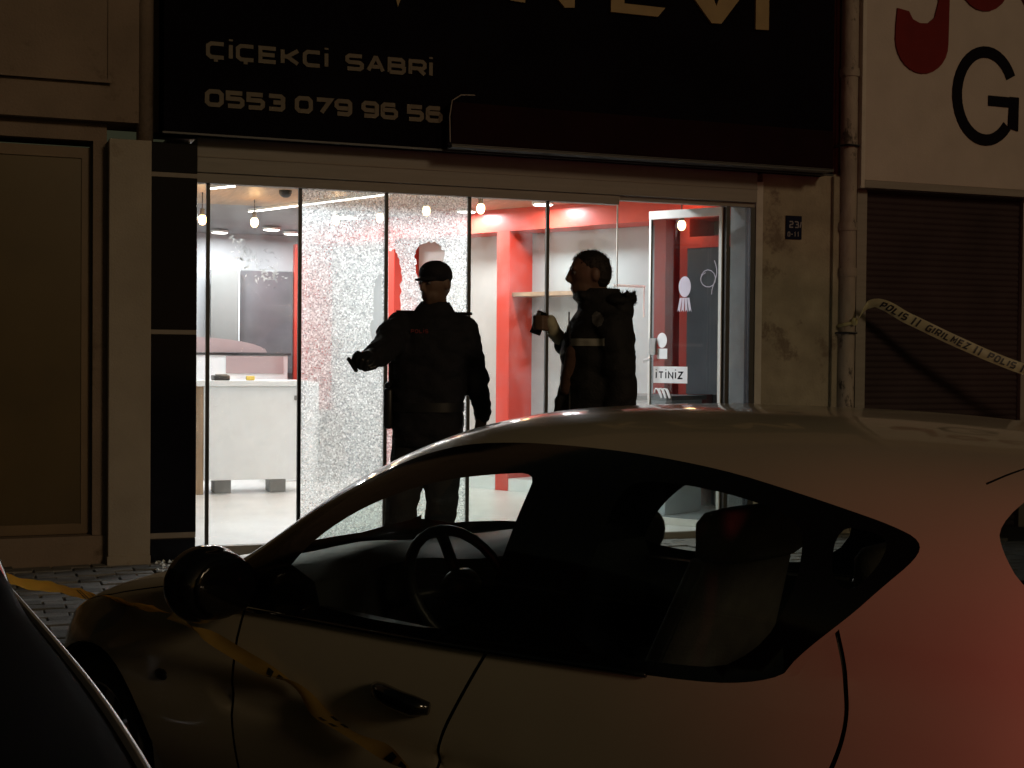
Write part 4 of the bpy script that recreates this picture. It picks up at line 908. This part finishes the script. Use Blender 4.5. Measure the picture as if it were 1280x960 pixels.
J.chain([((.135, 0, 1.415), .080), ((.185, .015, 1.25), .072), ((.213, .02, 1.12), .066), ((.240, -.015, .955), .052), ((.242, -.018, .935), .050)])
jk = cloth(J, 'jacket', 'navy', op, amp=.016, freq=8)
ep = MB(); ep.box(-.225, -.10, -.03, .03, 1.485, 1.50, .004); ep.build('epaulette', M['navy'], jk, local=True)
ep = MB(); ep.box(.075, .185, -.03, .03, 1.478, 1.493, .004); ep.build('epaulette', M['navy'], jk, local=True)
text('POLİS', .020, .018, .004, .004, lambda x, z, t, e=0: (-.135+x, -.150-.002*(1-t)-e*.2-.002, 1.375+z), M['redink'], jk, 'chest_lettering', joined=True, local=True)
Tt = MB(); Tt.chain([((-.13, 0, .80), .112), ((-.165, -.01, .60), .098), ((-.185, -.03, .45), .090), ((-.20, .01, .25), .085), ((-.195, .02, .12), .088)]); Tt.chain([((.02, 0, .80), .112), ((.03, -.01, .60), .098), ((.03, -.02, .45), .088), ((.01, .015, .25), .080), ((0, .03, .12), .084)])
cloth(Tt, 'trousers', 'trouser', op, amp=.010)
for x, y in ((-.19, .02), (0, .03)):
    B_ = MB(); B_.cap((x, y+.01, .13), .055, (x, y+.02, .05), .058); B_.cap((x, y+.02, .055), .055, (x-.075, y-.17, .045), .045); B_.box(x-.13, x+.05, y-.2, y+.07, 0, .02); bt = cloth(B_, 'boot', 'dark', op, .01, 2, 0)
cp = MB(); c_ = Vector((-.015, -.005, 1.70)); cp.ell(c_, .092, .112, .072, 22, 12); cp.ell(c_+Vector((.005, .01, -.015)), .089, .108, .055, 22, 10)
cp.ell(c_+Vector((-.046, -.072, -.038)), .066, .058, .011, 18, 8)
cloth(cp, 'cap', 'navy', op, .007, 2, 0)
gl_ = MB(); fist(gl_, (-.322, -.505, 1.24), (-.35, -.92, -.1), (.3, -.2, 1), 1.25); gl_.cap((-.30, -.43, 1.255), .046, (-.315, -.48, 1.245), .042); gv = cloth(gl_, 'glove', 'dark', op, .006, 2, 0)
hs = MB(); hs.box(-.285, -.235, -.08, .06, .86, 1.08, .018); hs.cap((-.262, -.02, 1.09), .024, (-.262, .03, 1.10), .02); hs.build('holster', M['dark'], op, smooth=True, local=True)
rd = MB(); rd.box(-.262, -.225, -.05, .03, 1.09, 1.22, .01); rd.tube([(-.245, 0, 1.22), (-.245, 0, 1.27)], .006, 6); rd.build('radio', M['dark'], op, local=True)
bl_ = MB(); tors(bl_, [(-.05, 0, .955, .198, .158), (-.05, 0, 1.005, .199, .158)]); bl_.build('duty_belt', M['dark'], op, smooth='auto', local=True)
tag(MB().chain([((-.415, -.56, 1.235), .011), ((-.375, -.60, 1.18), .011)]).build('torch', M['dark']), 'small dark torch held in the officer\'s outstretched hand', 'torch')
tq = bpy.data.objects['torch']; tq.location = op.location; tq.rotation_euler = op.rotation_euler
# --- man in a hooded jacket holding up a phone
PB = MB(); HL2 = head_mesh(PB, (-.045, 0, 1.675), (-.97, -.22, -.03), 1.03)
PB.cap((.03, .02, 1.44), .062, (-.015, .012, 1.60), .058)
tors(PB, [(.02, 0, .85, .11, .15), (.02, 0, 1.0, .11, .15), (.02, 0, 1.2, .115, .16), (.03, 0, 1.38, .12, .18), (.035, 0, 1.45, .09, .14), (.03, .01, 1.49, .06, .06)])
PB.chain([((.03, .17, 1.40), .06), ((-.02, .20, 1.12), .047), ((-.20, .08, 1.36), .031)])
PB.chain([((.05, -.17, 1.40), .06), ((.09, -.20, 1.12), .047), ((.03, -.20, .88), .031)]); relaxed_hand(PB, (.025, -.20, .86), (-.12, 0, -1), (-1, 0, 0))
hc = Vector((-.235, .055, 1.405))
PB.cap(hc+Vector((.03, .02, -.035)), .028, hc+Vector((-.01, 0, .03)), .033)
for k, (dz, l) in enumerate(((.045, .05), (.025, .056), (.005, .053), (-.014, .043))):
    b = hc+Vector((-.012, -.012, dz)); PB.chain([(b, .0105), (b+Vector((-.032, -.028, .004)), .010), (b+Vector((-.062, -.018, .006)), .009), (b+Vector((-.070, .002, .006)), .011)])
PB.chain([(hc+Vector((0, .028, .01)), .013), (hc+Vector((-.03, .035, .045)), .0115), (hc+Vector((-.045, .02, .072)), .0095)])
PB.chain([((.02, .09, .86), .085), ((.03, .10, .47), .058), ((.06, .11, .09), .04)]); PB.chain([((.05, -.09, .86), .085), ((.07, -.09, .47), .058), ((.08, -.08, .09), .04)])
for x, y in ((.06, .11), (.08, -.08)): PB.cap((x+.02, y, .045), .035, (x-.16, y-.02, .035), .03)
mp_ = person_body(PB, 'person', (2.904, -2.323, .0), 'bareheaded man in black hooded jacket holding up a phone')
face_bits(HL2, mp_, 1.03)
H = MB(); rot_h = Vector((-.97, -.22, 0))
H.ell((-.038, .002, 1.706), .097, .081, .084, 20, 12); H.ell((-.002, .004, 1.672), .068, .079, .085, 18, 10)
random.seed(3)
hr_o = cloth(H, 'hair', 'hair', mp_, .006, 2, .002, 40)
strands(hr_o, 1100, lambda p, n: p.z > 1.66 and not (p.x < -.09 and p.z < 1.735), .006, .017, .0014, (-.35, -.1, .15), 'hair', 'hair_strands')
J = MB()
tors(J, [(.02, 0, .80, .185, .235), (.02, 0, .84, .185, .235), (.0, 0, 1.0, .196, .225), (.002, 0, 1.2, .186, .218), (-.002, 0, 1.34, .184, .222), (.016, 0, 1.43, .156, .19), (.026, .01, 1.49, .128, .13), (.020, .01, 1.53, .118, .11), (.008, .01, 1.57, .115, .10), (.012, .01, 1.60, .098, .092)])
J.chain([((.045, -.17, 1.40), .082), ((.08, -.20, 1.24), .078), ((.095, -.205, 1.12), .072), ((.06, -.205, .95), .058), ((.05, -.205, .91), .055)])
J.chain([((.03, .17, 1.40), .082), ((-.01, .20, 1.12), .070), ((-.10, .15, 1.25), .060), ((-.165, .10, 1.325), .050)])
J.chain([((-.085, .08, 1.555), .026), ((-.110, 0, 1.560), .024), ((-.085, -.08, 1.555), .026)])
J.chain([((-.13, -.10, 1.25), .024), ((-.175, -.11, 1.10), .022), ((-.205, -.10, .99), .020)])
jk2 = cloth(J, 'jacket', 'black_cloth', mp_, amp=.014, freq=8)
hd_ = MB(); hd_.ell((.085, .02, 1.535), .095, .15, .045, 18, 10); hd_.ell((.105, .02, 1.49), .075, .135, .085, 18, 10); hd_.ell((.05, .02, 1.56), .06, .10, .04, 16, 8)
for k in range(26):
    a = random.uniform(-1.3, 1.3); p = Vector((.105+.07*math.cos(a), .02+.14*math.sin(a), 1.555+random.uniform(-.03, .015))); hd_.cap(p, .012, p+Vector((random.uniform(-.005, .022), 0, random.uniform(.0, .022))), .007)
ho_ = cloth(hd_, 'hood', 'black_cloth', jk2, .008, 1, .003, 30)
strands(ho_, 500, lambda p, n: p.z > 1.51, .008, .022, .0015, (.3, 0, .3), 'black_cloth', 'fur_trim')
def conform(o, off=.004):
    """lay a flat patch onto the jacket's surface, seen from its near side"""
    src = jk2; dg = bpy.context.evaluated_depsgraph_get(); dg.update()
    from mathutils.bvhtree import BVHTree
    t = BVHTree.FromPolygons([v.co for v in src.data.vertices], [tuple(p.vertices) for p in src.data.polygons])
    for v in o.data.vertices:
        hit = t.ray_cast(Vector((v.co.x, -1, v.co.z)), Vector((0, 1, 0)))[0]
        if hit: v.co.y = hit.y-off-(.002 if v.co.y < -.9 else 0)
    return o
def patch(x0, x1, z0, z1, nx, nz, f=None):
    mb = MB(); vs = []; fs = []
    for j in range(nz+1):
        for i in range(nx+1): vs.append(Vector((x0+(x1-x0)*i/nx, 0, z0+(z1-z0)*j/nz)))
    for j in range(nz):
        for i in range(nx):
            c = (vs[j*(nx+1)+i]+vs[(j+1)*(nx+1)+i+1])/2
            if f is None or f(c.x, c.z): fs.append((j*(nx+1)+i, j*(nx+1)+i+1, (j+1)*(nx+1)+i+1, (j+1)*(nx+1)+i))
    return mb.add(vs, fs)
conform(patch(-.145, .015, 1.31, 1.345, 20, 4).build('reflective_band', M['reflect'], jk2, local=True))
conform(patch(-.045, .012, 1.40, 1.48, 14, 16, lambda x, z: ((x+.016)/.027)**2+((z-1.44)/.038)**2 < 1).build('arm_badge', M['badge'], jk2, local=True))
conform(patch(-.150, -.142, .98, 1.48, 2, 40).build('zip', M['badge'], jk2, local=True))
kn = MB(); kn.cap((-.135, -.15, 1.28), .034, (-.160, -.13, 1.10), .036); cloth(kn, 'pullover', 'knit', mp_, .01, 2, .004)
Tt = MB(); Tt.chain([((.02, .09, .84), .118), ((.03, .10, .60), .098), ((.035, .10, .45), .088), ((.05, .11, .25), .078), ((.06, .11, .12), .08)]); Tt.chain([((.04, -.09, .84), .118), ((.06, -.09, .60), .098), ((.07, -.09, .45), .088), ((.075, -.08, .25), .078), ((.08, -.08, .12), .08)])
cloth(Tt, 'trousers', 'trouser', mp_, amp=.010)
bb = MB(); tors(bb, [(.03, 0, .965, .178, .228), (.03, 0, 1.0, .177, .228)]); 
for x, y in ((.06, .11), (.08, -.08)):
    B_ = MB(); B_.cap((x+.01, y, .12), .052, (x+.01, y, .05), .055); B_.cap((x+.01, y, .055), .052, (x-.17, y-.02, .045), .042); B_.box(x-.2, x+.06, y-.05, y+.05, 0, .02); cloth(B_, 'shoe', 'dark', mp_, .01, 2, 0)
g2 = MB(); g2.cap((-.165, .10, 1.325), .04, tuple(hc+Vector((.02, .01, -.03))), .037); g2.cap(tuple(hc+Vector((.02, .01, -.03))), .036, tuple(hc+Vector((-.006, 0, .028))), .036); cloth(g2, 'glove', 'glove', mp_, .007, 2, .002, 30)
ph = empty('mobile_phone', mp_.location, 'dark mobile phone held up by the man in the hooded jacket', 'phone', rz=YAWC)
pr_ = Matrix.Rotation(R(20), 4, 'Y') @ Matrix.Rotation(R(-38), 4, 'Z'); pc = hc+Vector((-.060, .002, .02))
def phbox(a, b, c_, d, e, f_, m, nm, par):
    q = MB().box(a, b, c_, d, e, f_, .004); q.v = [pr_ @ v+pc for v in q.v]; return q.build(nm, m, par, local=True)
phbox(-.032, .032, -.006, .006, -.060, .060, M['dark'], 'case', ph); phbox(-.028, .028, .0062, .0078, -.053, .053, M['screen'], 'screen', ph); phbox(-.025, -.005, -.0095, -.0063, .028, .052, M['board_grey'], 'camera_bump', ph)

# ================================================================== police tape
def ribbon(name, pts, wd, m, label, twist, msg=None, sag=0, n=260, stripes=None, th=.06):
    pts = [Vector(p) for p in pts]; ss = [0]
    for a, b in zip(pts, pts[1:]): ss.append(ss[-1]+(b-a).length)
    Lr = ss[-1]; fx, fy, fz = (spl([(s_, p[k]) for s_, p in zip(ss, pts)]) for k in range(3))
    C_ = lambda s_: Vector((fx(s_), fy(s_), fz(s_)))
    def frame(s_):
        d = (C_(min(Lr, s_+.01))-C_(max(0, s_-.01))).normalized(); side_ = d.cross(Vector((0, 0, 1))).normalized(); up = side_.cross(d)
        a = twist(s_/Lr); return d, up*math.cos(a)+side_*math.sin(a), side_*math.cos(a)-up*math.sin(a)
    def at(s_, t, off=0):
        d, up, nn_ = frame(s_); wr = .004*math.sin(s_*9)+.002*math.sin(s_*21+1); curl = -.005*(2*t-1)**2
        return C_(s_)+up*(t-.5)*wd+nn_*(off+wr+curl)
    mb = MB(); mb.loft([[at(Lr*i/n, t/6) for t in range(7)] for i in range(n+1)], cap=False, closed=False); o = mb.build(name, m, None, smooth=True); BASE[o.name] = Vector((0, 0, 0)); tag(o, label, 'tape', 'police tape')
    if msg: msg(at, Lr, o)
    return o
def tape_words(start, flip, h=.062):
    def go(at, Lr, o):
        x = start; seq = ['POLİS', '//', 'GİRİLMEZ', '//']; i = 0
        while x < Lr-.1:
            mb = MB(); wl = 0
            for ch in seq[i % 4]:
                cw = .010 if ch in 'İ' else (.025 if ch == '/' else .040)
                f = lambda X, Z, t, e=0: at(min(Lr, max(0, x+X+Z*.2)), .5+(Z-h/2)/.10, flip*(.006+e*.15))
                if ch == '/': f = lambda X, Z, t, e=0: at(min(Lr, max(0, x+X+Z*.1)), .5+(Z*1.4-h*.70)/.10, flip*(.006+e*.15))
                # single-sided strokes printed on the film
                for pl in GL[ch]:
                    pts = [(wl+.005+a*(cw-.010), .005+min(b, 1.22)*(h-.010)) for a, b in pl]
                    for q in stroke_quads(pts, .0128):
                        k = len(mb.v); mb.v += [f(p.x, p.y, 0) for p in q]; mb.f.append((k, k+1, k+2, k+3)); mb.m.append(0)
                wl += cw+.012
                if x+wl > Lr-.05: break
            if mb.f: mb.build('printed_word', M['ink'], o)
            x += wl+.035; i += 1
    return go
tp = ribbon('police_tape', [(5.93, -.15, 1.52), (6.02, -.17, 1.645), (6.06, -.2, 1.665), (6.30, -.26, 1.56), (6.72, -.40, 1.36), (7.18, -.55, 1.18), (7.9, -.9, .98)], .082, M['tape'],
       'yellow police tape tied to the drain pipe, stretching right', lambda t: (1.3*max(0, 1-t*4.5) if t < .22 else .12*math.sin(t*9)), tape_words(.25, 1))
kn_ = MB(); kn_.tube([(5.845, -.06, 1.50), (5.86, -.125, 1.51), (5.93, -.135, 1.525), (5.975, -.08, 1.53), (5.96, -.02, 1.52)], .012, 8); kn_.ell((5.925, -.145, 1.53), .025, .02, .03, 10, 8); kn_.build('knot', M['tape'], tp, smooth=True)
# tape round the white car's mirror
cw_ = wc.matrix_basis.copy()
def carpt(u, y, z): return Matrix.Translation(wc.location) @ Matrix.Rotation(R(115), 4, 'Z') @ Vector((-u, y, z))
pm_ = carpt(1.25, 1.06, .885)
st2 = MB()
seq = [carpt(1.24, 1.03, .87), carpt(1.27, .955, .82), carpt(1.40, .905, .765), carpt(1.62, .895, .71), carpt(1.80, .90, .655), carpt(1.98, .905, .625), carpt(2.14, .915, .60), carpt(2.5, .95, .53)]
def darkmarks(at, Lr, o, n=4, first=.35, gap=.27):
    for k in range(n):
        s0 = first+k*gap; mb = MB()
        for q in range(2):
            a = s0+q*.045; mb.v += [at(min(Lr, a), .1, .003), at(min(Lr, a+.025), .1, .003), at(min(Lr, a+.05), .9, .003), at(min(Lr, a+.025), .9, .003)]; i = len(mb.v)-4; mb.f.append((i, i+1, i+2, i+3)); mb.m.append(0)
        if s0+.12 < Lr: mb.build('printed_mark', M['ink'], o)
ribbon('police_tape', [(-.35, -.9, .36), (.10, -1.95, .24), (.35, -3.05, .33), (pm_.x, pm_.y, pm_.z)], .065, M['tape_o'], 'yellow tape with warm lamp light in its colour running left from the white car mirror', lambda t: .25+.9*t, lambda at, Lr, o: darkmarks(at, Lr, o, 8, Lr-1.5, .16))
ribbon('police_tape', seq, .038, M['tape_d'], 'twisted yellow tape hanging from the mirror along the white car door', lambda t: .6+2.2*math.sin(t*9), darkmarks)

# glass crumbs at the foot of the column
cr2 = MB(); random.seed(11)
for k in range(420):
    x, y = (random.gauss(1.35, .25), random.uniform(-.75, -.06)) if k < 200 else (random.uniform(1.3, 3.3), random.uniform(-1.2, -.05)); s_ = random.uniform(.006, .02)
    if x < .98: continue
    a = random.uniform(0, 6); cr2.add([(x+s_*math.cos(a+q*2.1), y+s_*math.sin(a+q*2.1), .004) for q in range(3)]+[(x, y, .004+s_*random.uniform(.4, 1.1))], [(0, 2, 1), (0, 1, 3), (1, 2, 3), (2, 0, 3)])
tag(cr2.build('glass_crumbs', M['shard']), 'scattered crumbs of broken pane glass on the paving', 'broken glass', kind='stuff')

# red light of a vehicle standing behind the photographer's right shoulder
rl = bpy.data.lights.new('tail_light', 'SPOT'); rl.energy = 72; rl.color = (1, .085, .12); rl.shadow_soft_size = .10; rl.spot_size = R(58); rl.spot_blend = 1
ro = bpy.data.objects.new('tail_light', rl); ro.location = Vector((0, -8.687, .62))+Vector((cr.x, cr.y, 0))*1.45-Vector((cf.x, cf.y, 0))*.1; col.objects.link(ro)
ro.rotation_euler = (ro.location-Vector((2.70, -6.50, .76))).to_track_quat('Z', 'Y').to_euler()
